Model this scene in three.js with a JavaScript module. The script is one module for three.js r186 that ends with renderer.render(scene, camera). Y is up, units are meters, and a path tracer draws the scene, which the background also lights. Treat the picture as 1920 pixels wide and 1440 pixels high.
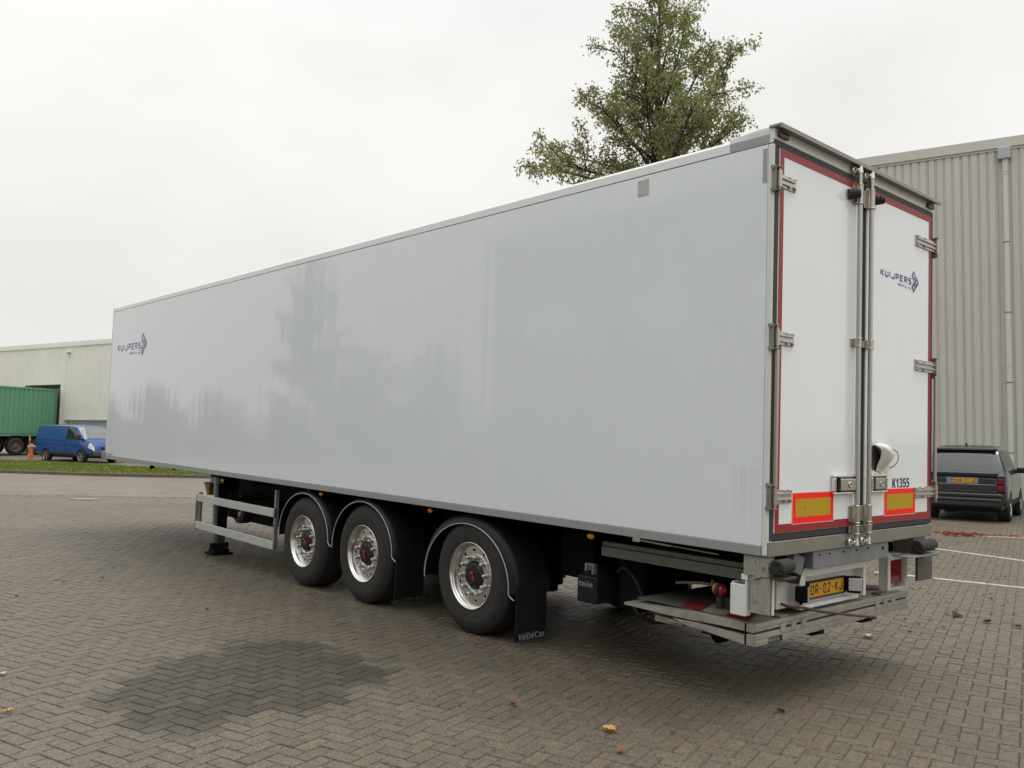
import * as THREE from 'three';
import { mergeGeometries, toCreasedNormals, mergeVertices } from 'three/addons/utils/BufferGeometryUtils.js';
import { RoundedBoxGeometry } from 'three/addons/geometries/RoundedBoxGeometry.js';
import { ImprovedNoise } from 'three/addons/math/ImprovedNoise.js';
import { Brush, Evaluator, SUBTRACTION } from 'three-bvh-csg';

// ---------------------------------------------------------------- camera, sky, sun, exposure
const scene = new THREE.Scene();
const YAW = 0.8416, PITCH = 0.07, ROLL = 0.0208, FPX = 1595.05;
const camera = new THREE.PerspectiveCamera(2 * Math.atan(720 / FPX) * 180 / Math.PI, 4 / 3, 0.1, 2000);
camera.position.set(3.0127, 1.7273, 4.9128);
camera.rotation.order = 'YXZ';
camera.rotation.set(PITCH, YAW, ROLL);
camera.updateMatrixWorld();
const renderer = new THREE.WebGLRenderer({ antialias: true });
renderer.setSize(1024, 768);
renderer.toneMapping = THREE.LinearToneMapping;
renderer.toneMappingExposure = 1.12;
renderer.shadowMap.enabled = true;

const perlin = new ImprovedNoise();
const fbm = (x, y, z, o = 4) => { let s = 0, a = 0.5, f = 1; for (let i = 0; i < o; i++) { s += a * perlin.noise(x * f, y * f, z * f); a *= 0.5; f *= 2.03; } return s; };
const lerp = (a, b, t) => a + (b - a) * t;
{ // overcast sky: air and cloud only
  const w = 1024, h = 512, d = new Float32Array(w * h * 4);
  for (let j = 0; j < h; j++) for (let i = 0; i < w; i++) {
    const el = ((j + 0.5) / h - 0.5) * Math.PI, az = ((i + 0.5) / w - 0.5) * 2 * Math.PI;
    const x = Math.cos(el) * Math.cos(az), y = Math.sin(el), z = Math.cos(el) * Math.sin(az);
    const up = Math.max(0, y);
    let L = 0.755 + 0.20 * up + 1.6 * Math.pow(up, 5);
    const c = fbm(x * 1.5 + 7, y * 3.2, z * 1.5 + 3, 5), c2 = fbm(x * 3.1 - 2, y * 6 + 5, z * 3.1, 4);
    L *= 1 + 0.24 * c + 0.10 * c2;
    const warm = Math.exp(-up * 4);
    const k = 4 * (j * w + i);
    const cool = Math.min(1, Math.max(0, up - 0.12) * 1.5); d[k] = L * lerp(1.012, 0.975, cool); d[k + 1] = L * lerp(0.99, 0.995, cool); d[k + 2] = L * lerp(0.948, 1.0, cool); d[k + 3] = 1;
  }
  const sky = new THREE.DataTexture(d, w, h, THREE.RGBAFormat, THREE.FloatType);
  sky.mapping = THREE.EquirectangularReflectionMapping; sky.magFilter = THREE.LinearFilter; sky.needsUpdate = true;
  scene.background = sky; scene.environment = sky;
}
const sun = new THREE.DirectionalLight(0xfff6ea, 1.2);
sun.position.set(0, 34, -11); sun.target.position.set(-5, 0, 0);
sun.castShadow = true; sun.shadow.radius = 45; sun.shadow.mapSize.set(2048, 2048);
Object.assign(sun.shadow.camera, { left: -40, right: 40, top: 40, bottom: -40, near: 1, far: 120 });
scene.add(sun, sun.target);

// ---------------------------------------------------------------- helpers
let seed = 12345;
const rnd = () => { seed = (seed + 0x6d2b79f5) | 0; let t = Math.imul(seed ^ (seed >>> 15), 1 | seed); t = (t + Math.imul(t ^ (t >>> 7), 61 | t)) ^ t; return ((t ^ (t >>> 14)) >>> 0) / 4294967296; };
const rr = (a, b) => a + (b - a) * rnd();
const clamp = (x, a = 0, b = 1) => Math.min(b, Math.max(a, x));
const used = {};
function numbered(n) { const k = used[n] = (used[n] ?? -1) + 1; return k ? n + '_' + String(k).padStart(3, '0') : n; }
function metreUV(g) {
  const p = g.attributes.position, n = g.attributes.normal, uv = new Float32Array(p.count * 2);
  for (let i = 0; i < p.count; i++) {
    const ax = Math.abs(n.getX(i)), ay = Math.abs(n.getY(i)), az = Math.abs(n.getZ(i));
    if (ax >= ay && ax >= az) { uv[2 * i] = p.getZ(i); uv[2 * i + 1] = p.getY(i); } else if (ay >= az) { uv[2 * i] = p.getX(i); uv[2 * i + 1] = p.getZ(i); } else { uv[2 * i] = p.getX(i); uv[2 * i + 1] = p.getY(i); }
  }
  g.setAttribute('uv', new THREE.BufferAttribute(uv, 2)); return g;
}
function norm(g) { // same attributes everywhere so that pieces can be merged
  if (g.index) g = g.toNonIndexed();
  for (const k of Object.keys(g.attributes)) if (!['position', 'normal', 'uv'].includes(k)) g.deleteAttribute(k);
  if (!g.attributes.normal) g.computeVertexNormals();
  if (!g.attributes.uv) metreUV(g);
  return g;
}
function mesh(name, geos, mat, parent = scene, keepUV = false) {
  let g = Array.isArray(geos) ? (geos.length > 1 ? mergeGeometries(geos.map(norm)) : norm(geos[0])) : norm(geos);
  if (!keepUV) metreUV(g);
  const m = new THREE.Mesh(g, mat);
  m.name = parent === scene ? numbered(name) : name; m.castShadow = m.receiveShadow = true;
  parent.add(m); return m;
}
function thing(name, label, category, pos = [0, 0, 0], turn = 0, group) {
  const o = new THREE.Group(); o.name = numbered(name); o.position.set(...pos); o.rotation.y = turn;
  o.userData = { label, category }; if (group) o.userData.group = group; scene.add(o); return o;
}
function tag(o, label, category, group) { Object.assign(o.userData, { label, category }); if (group) o.userData.group = group; return o; }
function part(name, parent) { const o = new THREE.Group(); o.name = name; parent.add(o); return o; }
const V = (x, y, z) => new THREE.Vector3(x, y, z);
// box between two corners, optional rounding
function bx(x0, y0, z0, x1, y1, z1, r = 0) {
  const w = Math.abs(x1 - x0), h = Math.abs(y1 - y0), d = Math.abs(z1 - z0);
  const g = r > 0 ? new RoundedBoxGeometry(w, h, d, 2, Math.min(r, w / 2.01, h / 2.01, d / 2.01)) : new THREE.BoxGeometry(w, h, d);
  return g.translate((x0 + x1) / 2, (y0 + y1) / 2, (z0 + z1) / 2);
}
function cyl(a, b, r0, r1 = r0, seg = 16, open = false) {
  const A = V(...a), B = V(...b), d = B.clone().sub(A), g = new THREE.CylinderGeometry(r1, r0, d.length(), seg, 1, open);
  g.applyQuaternion(new THREE.Quaternion().setFromUnitVectors(V(0, 1, 0), d.normalize()));
  return g.translate((A.x + B.x) / 2, (A.y + B.y) / 2, (A.z + B.z) / 2);
}
function tube(pts, r, seg = 24, rs = 8, closed = false) { return new THREE.TubeGeometry(new THREE.CatmullRomCurve3(pts.map(p => V(...p)), closed, 'centripetal'), seg, r, rs, closed); }
function prism(pts, depth, bevel = 0) { // outline in x,y extruded along +z
  const s = new THREE.Shape(pts.map(p => new THREE.Vector2(p[0], p[1])));
  return new THREE.ExtrudeGeometry(s, { depth, bevelEnabled: bevel > 0, bevelSize: bevel, bevelThickness: bevel, bevelSegments: 2, curveSegments: 8 });
}
function quad(a, b, c, d) { // a,b,c,d counter-clockwise, uv 0..1
  const g = new THREE.BufferGeometry();
  g.setAttribute('position', new THREE.Float32BufferAttribute([...a, ...b, ...c, ...a, ...c, ...d], 3));
  g.setAttribute('uv', new THREE.Float32BufferAttribute([0, 0, 1, 0, 1, 1, 0, 0, 1, 1, 0, 1], 2));
  g.computeVertexNormals(); return g;
}
function dataTex(n, fn, srgb = false, m = n) {
  const d = new Uint8Array(n * m * 4);
  for (let j = 0; j < m; j++) for (let i = 0; i < n; i++) { const c = fn(i / n, j / m, i, j), k = 4 * (j * n + i); for (let q = 0; q < 3; q++) d[k + q] = clamp(Array.isArray(c) ? c[q] : c) * 255; d[k + 3] = 255; }
  const t = new THREE.DataTexture(d, n, m); t.wrapS = t.wrapT = THREE.RepeatWrapping; t.magFilter = THREE.LinearFilter; t.minFilter = THREE.LinearMipmapLinearFilter; t.generateMipmaps = true;
  if (srgb) t.colorSpace = THREE.SRGBColorSpace; t.needsUpdate = true; return t;
}
// tileable value noise
function tileNoise(cells, sd) {
  const g = new Float32Array(cells * cells); let s = sd; for (let i = 0; i < g.length; i++) { s = (Math.imul(s, 1664525) + 1013904223) | 0; g[i] = (s >>> 8) / 16777216; }
  const f = t => t * t * (3 - 2 * t);
  return (u, v) => { const x = (u - Math.floor(u)) * cells, y = (v - Math.floor(v)) * cells, i = Math.floor(x), j = Math.floor(y), a = f(x - i), b = f(y - j), q = (p, r) => g[((r % cells) * cells) + (p % cells)]; return lerp(lerp(q(i, j), q(i + 1, j), a), lerp(q(i, j + 1), q(i + 1, j + 1), a), b); };
}
function rep(t, x, y = x) { const c = t.clone(); c.repeat.set(x, y); c.needsUpdate = true; return c; }
function canvasTex(w, h, draw) { const c = document.createElement('canvas'); c.width = w; c.height = h; const x = c.getContext('2d'); draw(x, w, h); const t = new THREE.CanvasTexture(c); t.colorSpace = THREE.SRGBColorSpace; return t; }
function decalMat(w, h, draw, extra = {}) { return new THREE.MeshStandardMaterial({ map: canvasTex(w, h, draw), transparent: true, roughness: 0.4, ...extra }); }
function std(r, g, b, rough = 0.6, extra = {}) { const m = extra.physical ? new THREE.MeshPhysicalMaterial() : new THREE.MeshStandardMaterial(); delete extra.physical; m.color.setRGB(r, g, b); m.roughness = rough; for (const k in extra) m[k] = extra[k]; return m; }

// ---------------------------------------------------------------- materials
const n8 = tileNoise(8, 1), n16 = tileNoise(16, 2), n32 = tileNoise(32, 3), n64 = tileNoise(64, 4), n128 = tileNoise(128, 5), n256 = tileNoise(256, 6);
const grimeTex = dataTex(512, (u, v) => { const a = 0.30 * n8(u, v) + 0.27 * n16(u, v) + 0.2 * n32(u, v) + 0.14 * n64(u, v) + 0.09 * n128(u, v); return 0.62 + 0.62 * (a - 0.2); });
const softGrime = dataTex(512, (u, v) => { const a = 0.4 * n8(u, v) + 0.3 * n16(u, v) + 0.15 * n32(u, v) + 0.15 * n128(u, v); return 0.84 + 0.26 * (a - 0.2); });
const roughTex = dataTex(256, (u, v) => 0.55 + 0.45 * (0.4 * n16(u, v) + 0.35 * n64(u, v) + 0.25 * n128(u, v)));
const fineBump = dataTex(512, (u, v) => 0.3 * n64(u, v) + 0.35 * n128(u, v) + 0.35 * n256(u, v));
const speckle = (() => { // exposed grains of a concrete paver, 0.55 m a side
  let s = 77; const q = () => { s = (Math.imul(s, 1664525) + 1013904223) | 0; return (s >>> 8) / 16777216; };
  const n = 512, a = new Float32Array(n * n).fill(0);
  for (let k = 0; k < 9000; k++) { const x = q() * n, y = q() * n, r = 0.8 + 3.3 * q() * q(), b = q() < 0.58 ? 0.45 * q() : -0.32 * q(); for (let j = -5; j <= 5; j++) for (let i = -5; i <= 5; i++) { const e = Math.hypot(i, j) / r; if (e < 1.2) { const xx = (Math.floor(x) + i + n) % n, yy = (Math.floor(y) + j + n) % n; a[yy * n + xx] = lerp(a[yy * n + xx], b, clamp(1.4 - e)); } } }
  return dataTex(n, (u, v, i, j) => 0.56 + 1.15 * a[j * n + i] + 0.24 * (n64(u, v) - 0.5) + 0.42 * (n128(u, v) - 0.5) + 0.3 * (n256(u, v) - 0.5));
})();
const M = {
  white: std(0.80, 0.815, 0.815, 0.13, { bumpMap: null }),
  whiteFrame: std(0.70, 0.71, 0.69, 0.32),
  lightGreyFilm: std(0.33, 0.345, 0.355, 0.4), rivetPlate: std(0.47, 0.455, 0.44, 0.4),
  alu: std(0.30, 0.295, 0.28, 0.42, { metalness: 0.35 }),
  aluRail: std(0.33, 0.345, 0.355, 0.42, { metalness: 0.2 }),
  steel: std(0.50, 0.47, 0.42, 0.30, { metalness: 0.9 }),
  brushed: std(0.50, 0.475, 0.44, 0.34, { metalness: 0.85 }),
  chrome: std(0.72, 0.71, 0.69, 0.12, { metalness: 1 }),
  polished: std(0.70, 0.69, 0.67, 0.19, { metalness: 1 }),
  rubber: std(0.018, 0.018, 0.019, 0.75, { bumpMap: rep(fineBump, 6), bumpScale: 0.0006 }),
  gasket: std(0.030, 0.031, 0.032, 0.6),
  tyre: std(0.032, 0.030, 0.0275, 0.78, { map: rep(grimeTex, 2.2), bumpMap: rep(fineBump, 5), bumpScale: 0.0008 }),
  black: std(0.006, 0.006, 0.0065, 0.8, { physical: true, specularIntensity: 0.3 }),
  blackSteel: std(0.008, 0.008, 0.0085, 0.7, { physical: true, specularIntensity: 0.35, map: rep(grimeTex, 1.5) }),
  plastic: std(0.009, 0.010, 0.0125, 0.5, { physical: true, specularIntensity: 0.6, bumpMap: rep(fineBump, 8), bumpScale: 0.0004 }),
  flap: std(0.007, 0.009, 0.0115, 0.6, { physical: true, specularIntensity: 0.5 }),
  grey: std(0.21, 0.218, 0.222, 0.5, { map: rep(softGrime, 1.2) }),
  guard: std(0.54, 0.55, 0.535, 0.42, { metalness: 0.15, map: rep(softGrime, 0.6) }),
  galv: std(0.30, 0.29, 0.27, 0.55, { metalness: 0.3, map: rep(grimeTex, 1.5) }),
  stainless: std(0.36, 0.345, 0.315, 0.36, { metalness: 0.7, map: rep(softGrime, 0.8) }),
  red: std(0.30, 0.008, 0.012, 0.42),
  lampRed: std(0.22, 0.008, 0.010, 0.14),
  amber: std(0.75, 0.24, 0.015, 0.18),
  glassLens: std(0.55, 0.56, 0.57, 0.12, { metalness: 0.3 }),
  rust: std(0.12, 0.055, 0.028, 0.85, { map: rep(grimeTex, 3) }),
};
// large GRP panel: a slight vertical unevenness of the laminate
{
  // normal map of the laminate: upright bands that lean a little, and a fine horizontal ripple that draws reflections out upwards
  let q = 11; const r = () => { q = (Math.imul(q, 1664525) + 1013904223) | 0; return (q >>> 8) / 16777216; };
  const ripple = dataTex(1024, (u, v) => { const bx = (n8(u, 0.3) - 0.5) * 0.010 + (n32(u, 0.7) - 0.5) * 0.012 + (n128(u, 0.2) - 0.5) * 0.008, by = (r() + r() + r() - 1.5) * 0.019 * (0.35 + 1.1 * n64(u, 0.5)) + (n8(u, v) - 0.5) * 0.006; return [0.5 + 6 * bx, 0.5 + 6 * by, 1]; }, false, 512);
  const panel = (c, rough) => { const m = std(...c, rough, { normalMap: rep(ripple, 1 / 3.1, 1 / 1.5), map: rep(dataTex(512, (u, v) => 0.975 + 0.025 * (0.5 * n16(u, v) + 0.5 * n64(u, v * 0.25))), 0.2, 0.33) }); m.normalScale = new THREE.Vector2(1 / 12, 1 / 12); return m; };
  M.panel = panel([0.775, 0.825, 0.852], 0.045); M.doorWhite = panel([0.83, 0.86, 0.87], 0.1);
}
const rustyPaint = (() => { // flaking grey paint over rusty steel
  const t = dataTex(512, (u, v) => { const a = 0.3 * n16(u, v) + 0.3 * n64(u, v) + 0.4 * n256(u, v), e = clamp((a - 0.60) * 7); const b = 0.9 + 0.2 * n16(u, v); return [lerp(0.60 * b, 0.36, e), lerp(0.605 * b, 0.29, e), lerp(0.565 * b, 0.24, e)]; }, true);
  return std(1, 1, 1, 0.7, { map: rep(t, 2.2), bumpMap: rep(fineBump, 3), bumpScale: 0.0006 });
})();

// ---------------------------------------------------------------- site axes and terrain
const A = 16.8 * Math.PI / 180, E1 = V(Math.cos(A), 0, -Math.sin(A)), E2 = V(Math.sin(A), 0, Math.cos(A));
const site = (u, v, y = 0) => V(E1.x * u + E2.x * v, y, E1.z * u + E2.z * v);
const FW = V(-Math.sin(YAW), 0, -Math.cos(YAW)), RT = V(Math.cos(YAW), 0, -Math.sin(YAW)), C0 = camera.position;
const depthOf = p => (p.x - C0.x) * FW.x + (p.z - C0.z) * FW.z, sideOf = p => (p.x - C0.x) * RT.x + (p.z - C0.z) * RT.z;
const yardHeight = s => s < 37 ? 0.12 : s < 45.6 ? lerp(0.12, 0.28, (s - 37) / 8.6) : s < 52 ? lerp(0.28, 0.48, (s - 45.6) / 6.4) : 0.48;
const at = (s, d, y) => { const p = V(C0.x + FW.x * d + RT.x * s, 0, C0.z + FW.z * d + RT.z * s); p.y = y ?? 0; return p; };
// where the sight line through a point of the 1920 x 1440 photograph meets the level y
const onGround = (px, py, y = 0) => { const d = V((px - 960) / FPX, (720 - py) / FPX, -1).applyQuaternion(camera.quaternion), t = (y - C0.y) / d.y; return V(C0.x + d.x * t, y, C0.z + d.z * t); };
const poly = (P, t) => { const n = P.length - 1, i = Math.min(n - 1, Math.floor(t * n)), f = t * n - i; return [lerp(P[i][0], P[i + 1][0], f), lerp(P[i][1], P[i + 1][1], f)]; };
const ROAD = [[-36, 14], [-27, 3.6], [-24.35, -0.43], [-22.98, -2.48], [-21.26, -4.7], [-18, -9.2], [-12.5, -17.5]];
const KERB = [[-62, 10], [-48, 2.6], [-39.41, -3.32], [-35.27, -6.29], [-32.34, -9.71], [-29.2, -14.5], [-25, -23]];
const BACK = [[-75, 6], [-58, -0.6], [-49.15, -5.17], [-46.09, -7.24], [-39.9, -9.3], [-35.2, -12.4], [-29, -22]];
const roadX = z => { for (let i = 0; i < ROAD.length - 1; i++) { const [x0, z0] = ROAD[i], [x1, z1] = ROAD[i + 1]; if (z <= z0 && z >= z1) return lerp(x0, x1, (z - z0) / (z1 - z0)); } return z > 14 ? -36 : -12; };
function strip(Pa, Pb, ha, hb, nu, nv) { // sheet between two lines; ha, hb heights
  const pos = [], idx = [], nrm = [];
  for (let i = 0; i <= nu; i++) for (let j = 0; j <= nv; j++) { const a = poly(Pa, i / nu), b = poly(Pb, i / nu), f = j / nv, x = lerp(a[0], b[0], f), z = lerp(a[1], b[1], f); pos.push(x, ha(x, z, f), z); nrm.push(0, 1, 0); }
  for (let i = 0; i < nu; i++) for (let j = 0; j < nv; j++) { const a = i * (nv + 1) + j, b = a + nv + 1; idx.push(a, a + 1, b, b, a + 1, b + 1); }
  { const v = k => V(pos[3 * k], 0, pos[3 * k + 2]), n = v(1).sub(v(0)).cross(v(nv + 1).sub(v(0))); if (n.y < 0) idx.reverse(); }
  const g = new THREE.BufferGeometry(); g.setAttribute('position', new THREE.Float32BufferAttribute(pos, 3)); g.setAttribute('normal', new THREE.Float32BufferAttribute(nrm, 3)); g.setIndex(idx); return g;
}
const paveCol = [0.180, 0.148, 0.103];
const M2 = {
  ground: std(0.166, 0.14, 0.103, 0.75, { map: rep(grimeTex, 0.08) }),
  paver: std(1, 1, 1, 0.56, { map: rep(speckle, 1 / 0.9), vertexColors: true, bumpMap: rep(speckle, 1 / 0.9), bumpScale: 0.0018 }),
  joint: std(0.092, 0.078, 0.052, 1, { map: rep(grimeTex, 0.7), bumpMap: rep(fineBump, 4), bumpScale: 0.003 }),
  asphalt: std(0.172, 0.146, 0.108, 0.58, { map: rep(grimeTex, 0.13), bumpMap: rep(fineBump, 1), bumpScale: 0.004 }),
  yard: std(0.182, 0.156, 0.119, 0.7, { map: rep(grimeTex, 0.11), bumpMap: rep(fineBump, 1), bumpScale: 0.003 }),
  kerb: std(0.155, 0.138, 0.118, 0.9, { map: rep(grimeTex, 0.9) }),
  turf: std(0.125, 0.150, 0.034, 1, { map: rep(grimeTex, 0.35), bumpMap: rep(fineBump, 2), bumpScale: 0.02 }),
  blade: std(1, 1, 1, 0.9, { side: THREE.DoubleSide }),
  markWhite: std(0.50, 0.475, 0.41, 0.75, { map: rep(grimeTex, 1.3), bumpMap: rep(speckle, 1.8), bumpScale: 0.001 }),
};
{
  const g = mesh('ground', new THREE.PlaneGeometry(1600, 1600).rotateX(-Math.PI / 2).translate(0, -0.03, 0), M2.ground); g.userData.kind = 'structure';
  const r = mesh('road', strip(ROAD, KERB, () => 0.002, 0, 40, 6), M2.asphalt); r.userData.kind = 'structure';
  const far = BACK.map(p => [p[0] + FW.x * 40, p[1] + FW.z * 40]);
  const y = mesh('yard', strip(BACK, far, (x, z) => yardHeight(depthOf({ x, z })), 0, 40, 60), M2.yard); y.userData.kind = 'structure';
  const v = mesh('grass_verge', strip(KERB, BACK, (x, z, f) => yardHeight(depthOf({ x, z })) - 0.015 + 0.03 * Math.sin(f * Math.PI) + 0.03 * fbm(x, 0, z), 0, 60, 14), M2.turf); v.userData.kind = 'structure';
  // blades
  const bg = new THREE.BufferGeometry(); bg.setAttribute('position', new THREE.Float32BufferAttribute([-0.012, 0, 0, 0.012, 0, 0, 0.004, 1, 0.25], 3)); bg.setAttribute('uv', new THREE.Float32BufferAttribute([0, 0, 1, 0, 0.5, 1], 2)); bg.computeVertexNormals();
  const N = 46000, im = new THREE.InstancedMesh(bg, M2.blade, N), m = new THREE.Matrix4(), q = new THREE.Quaternion(), c = new THREE.Color();
  for (let k = 0; k < N; k++) {
    const t = rr(0.1, 0.9), f = Math.pow(rnd(), 0.8), a = poly(KERB, t), b = poly(BACK, t), x = lerp(a[0], b[0], f * 0.97 + 0.03), z = lerp(a[1], b[1], f * 0.97 + 0.03);
    q.setFromEuler(new THREE.Euler(rr(-0.5, 0.5), rr(0, 6.3), rr(-0.5, 0.5)));
    const h = rr(0.05, 0.11) * (0.8 + 0.8 * fbm(x * 0.8, 3, z * 0.8) + 0.3);
    m.compose(V(x, yardHeight(depthOf({ x, z })) - 0.01, z), q, V(1.6, h, h)); im.setMatrixAt(k, m);
    const w = rnd(), s = rr(0.75, 1.25) * (1 + 0.5 * fbm(x * 0.5, 9, z * 0.5)); c.setRGB((0.145 + 0.09 * w * w) * s, (0.19 + 0.04 * w) * s, 0.036 * s); im.setColorAt(k, c);
  }
  im.name = 'grass'; im.userData = { kind: 'stuff', label: 'short green grass on the verge behind the kerb', category: 'grass' }; scene.add(im);
  // kerb of single stones
  const kerb = part('kerb', scene); kerb.userData.kind = 'structure';
  const pts = []; for (let i = 0; i <= 600; i++) { const p = poly(KERB, i / 600); pts.push(p); }
  let last = pts[0];
  for (const p of pts) { const L = Math.hypot(p[0] - last[0], p[1] - last[1]); if (L < 1.0) continue;
    const dx = (p[0] - last[0]) / L, dz = (p[1] - last[1]) / L, g = new RoundedBoxGeometry(L - 0.012, 0.2, 0.16, 1, 0.012).rotateY(Math.atan2(-dz, dx)).translate((p[0] + last[0]) / 2, 0.03 + rr(-0.004, 0.004), (p[1] + last[1]) / 2);
    mesh('kerb_stone', g, M2.kerb, kerb); last = p; }
}
{ // the paved yard: herringbone concrete pavers
  const pave = part('pavement', scene); pave.userData.kind = 'structure';
  const S = 0.1055, zone = (x, z, pad) => { const p = { x, z }, d = depthOf(p), s = sideOf(p); return d > 0.9 - pad && d < 30 + pad && Math.abs(s) < 0.78 * d + 2.4 + pad && x > roadX(z) - pad && (-z * E2.z - x * E2.x) < 25.4 + pad; };
  const stainPts = [[-3.03, 3.08], [-3.37, 2.8], [-4.06, 1.51], [-3.54, 1.14], [-2.4, 1.31], [-1.95, 2.07], [-2.02, 2.81], [-2.36, 3.09]];
  const inStain = (x, z) => { let c = false, dist = 9; for (let i = 0, j = 7; i < 8; j = i++) { const [xi, zi] = stainPts[i], [xj, zj] = stainPts[j]; if ((zi > z) !== (zj > z) && x < (xj - xi) * (z - zi) / (zj - zi) + xi) c = !c; const t = clamp(((x - xi) * (xj - xi) + (z - zi) * (zj - zi)) / ((xj - xi) ** 2 + (zj - zi) ** 2)); dist = Math.min(dist, Math.hypot(x - lerp(xi, xj, t), z - lerp(zi, zj, t))); } return c ? dist : -dist; };
  const tone = (x, z, k) => {
    const fromRoad = x - roadX(z), sandSheen = clamp(1 - Math.abs(fromRoad - 1.9 - 1.2 * fbm(x * 0.5, 8, z * 0.5)) / 2.2) + 0.9 * clamp(0.5 + 2.4 * fbm(x * 0.35, 12, z * 0.35)) * (fromRoad < 11 + 4 * fbm(x * 0.3, 3, z * 0.3) ? 1 : 0.25);  // sandy band by the road, plus far grazing sheen painted in as paler tone
    const n = 1 + 0.16 * sandSheen + 0.22 * fbm(x * 0.16, 1, z * 0.16, 3) + 0.16 * fbm(x * 0.9, 4, z * 0.9, 3);
    const wet = (a, b) => clamp((inStain(a, b) + 0.46 * fbm(a * 2.3, 2, b * 2.3, 5) + 0.16 * (k[4] - 0.5) + 0.08) / 0.13); const st = (0.4 * wet(k[5], k[6]) + 0.6 * wet(x, z)) * (0.84 + 0.3 * k[4]);
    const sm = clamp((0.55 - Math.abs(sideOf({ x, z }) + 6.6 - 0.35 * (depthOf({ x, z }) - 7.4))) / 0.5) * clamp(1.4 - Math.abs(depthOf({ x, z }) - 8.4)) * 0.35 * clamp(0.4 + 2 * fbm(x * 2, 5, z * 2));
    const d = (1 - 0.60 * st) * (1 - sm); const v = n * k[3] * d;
    return [k[0] * v * (1 - 0.02 * st), k[1] * v * (1 - 0.025 * st), k[2] * v * (1 - 0.05 * st)];
  };
  const inset = 0.0042, gap = 0.0022, drop = 0.0115;
  function paver(cx, cz, w, d, fine, out) { // centre and size in site axes
    const pink = rnd(), b = rr(0.9, 1.09), k = pink < 0.11 ? [paveCol[0] * 1.045, paveCol[1] * 0.975, paveCol[2] * 0.98, b] : pink > 0.9 ? [paveCol[0] * 0.95, paveCol[1] * 0.985, paveCol[2] * 1.01, b * 0.97] : [...paveCol, b];
    k[4] = rnd(); { const pc = site(cx, cz); k[5] = pc.x; k[6] = pc.z; } const low = rnd() < 0.05 ? -0.0035 * rnd() : 0, y0 = rr(-0.0022, 0.0022) + low, tx = rr(-0.010, 0.010), tz = rr(-0.018, 0.018), ou = rnd(), ov = rnd();
    const hw = w / 2 - gap - rr(0, 0.0007), hd = d / 2 - gap - rr(0, 0.0007);
    const P = (a, b2, y) => { const p = site(cx + a, cz + b2); return [p.x, y + y0 + a * tx + b2 * tz, p.z]; };
    const T = [P(-hw + inset, -hd + inset, 0), P(hw - inset, -hd + inset, 0), P(hw - inset, hd - inset, 0), P(-hw + inset, hd - inset, 0)];
    const B = [P(-hw, -hd, -drop), P(hw, -hd, -drop), P(hw, hd, -drop), P(-hw, hd, -drop)];
    const nn = [[0, -1], [1, 0], [0, 1], [-1, 0]].map(q => { const p = site(q[0] * 0.86, q[1] * 0.86); return [p.x, 0.5, p.z]; });
    const base = out.pos.length / 3, uvOf = i => [cx + ou + [-hw, hw, hw, -hw][i], cz + ov + [-hd, -hd, hd, hd][i]];
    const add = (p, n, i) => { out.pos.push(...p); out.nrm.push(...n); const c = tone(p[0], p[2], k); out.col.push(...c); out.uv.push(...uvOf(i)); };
    for (let i = 0; i < 4; i++) add(T[i], [0, 1, 0], i);
    out.idx.push(base, base + 2, base + 1, base, base + 3, base + 2);
    for (let i = 0; i < 4; i++) { const j = (i + 1) % 4, q = out.pos.length / 3; add(T[i], nn[i], i); add(T[j], nn[i], j); add(B[j], nn[i], j); add(B[i], nn[i], i); out.idx.push(q, q + 1, q + 2, q, q + 2, q + 3); }
  }
  const fresh = () => ({ pos: [], nrm: [], col: [], uv: [], idx: [] });
  const build = o => { const g = new THREE.BufferGeometry(); g.setAttribute('position', new THREE.Float32BufferAttribute(o.pos, 3)); g.setAttribute('normal', new THREE.Float32BufferAttribute(o.nrm, 3)); g.setAttribute('uv', new THREE.Float32BufferAttribute(o.uv, 2)); g.setAttribute('color', new THREE.Float32BufferAttribute(o.col, 3)); g.setIndex(o.idx); return g; };
  const cells = [];
  const lim = 360;
  for (let i = -lim; i < lim; i++) for (let j = -lim; j < lim; j++) {
    const t = (((i - j) % 4) + 4) % 4; if (t !== 0 && t !== 3) continue;
    const w = t === 0 ? 2 : 1, d = t === 0 ? 1 : 2, cu = (i + w / 2) * S, cv = (j + d / 2) * S, p = site(cu, cv);
    if (!zone(p.x, p.z, 0)) continue;
    const dd = depthOf(p), ss = sideOf(p), inView = Math.abs(ss) < 0.602 * dd + 0.05 && (C0.y / dd) < 0.5;
    cells.push([cu, cv, w * S, d * S, inView ? Math.hypot(dd, ss) : 1000 + dd]);
  }
  cells.sort((a, b) => a[4] - b[4]);
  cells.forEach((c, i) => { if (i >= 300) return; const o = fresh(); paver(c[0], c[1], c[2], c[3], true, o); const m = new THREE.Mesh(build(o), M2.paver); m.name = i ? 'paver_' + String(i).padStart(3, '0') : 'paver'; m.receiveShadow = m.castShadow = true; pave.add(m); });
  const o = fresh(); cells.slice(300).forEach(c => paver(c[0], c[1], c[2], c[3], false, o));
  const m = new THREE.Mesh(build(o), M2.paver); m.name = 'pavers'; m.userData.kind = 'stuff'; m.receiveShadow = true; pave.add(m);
  const bed = new THREE.Shape(); const corners = [at(-4, 0.2), at(-22, 24), at(-24, 30), at(24, 30.5), at(22, 24), at(4, 0.2)];
  const pl = new THREE.BufferGeometry(); const bp = []; for (let i = 1; i < corners.length - 1; i++) for (const p of [corners[0], corners[i], corners[i + 1]]) bp.push(p.x, -0.0075, p.z);
  pl.setAttribute('position', new THREE.Float32BufferAttribute(bp, 3)); pl.computeVertexNormals();
  mesh('joint_sand', pl, M2.joint, pave);
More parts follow.
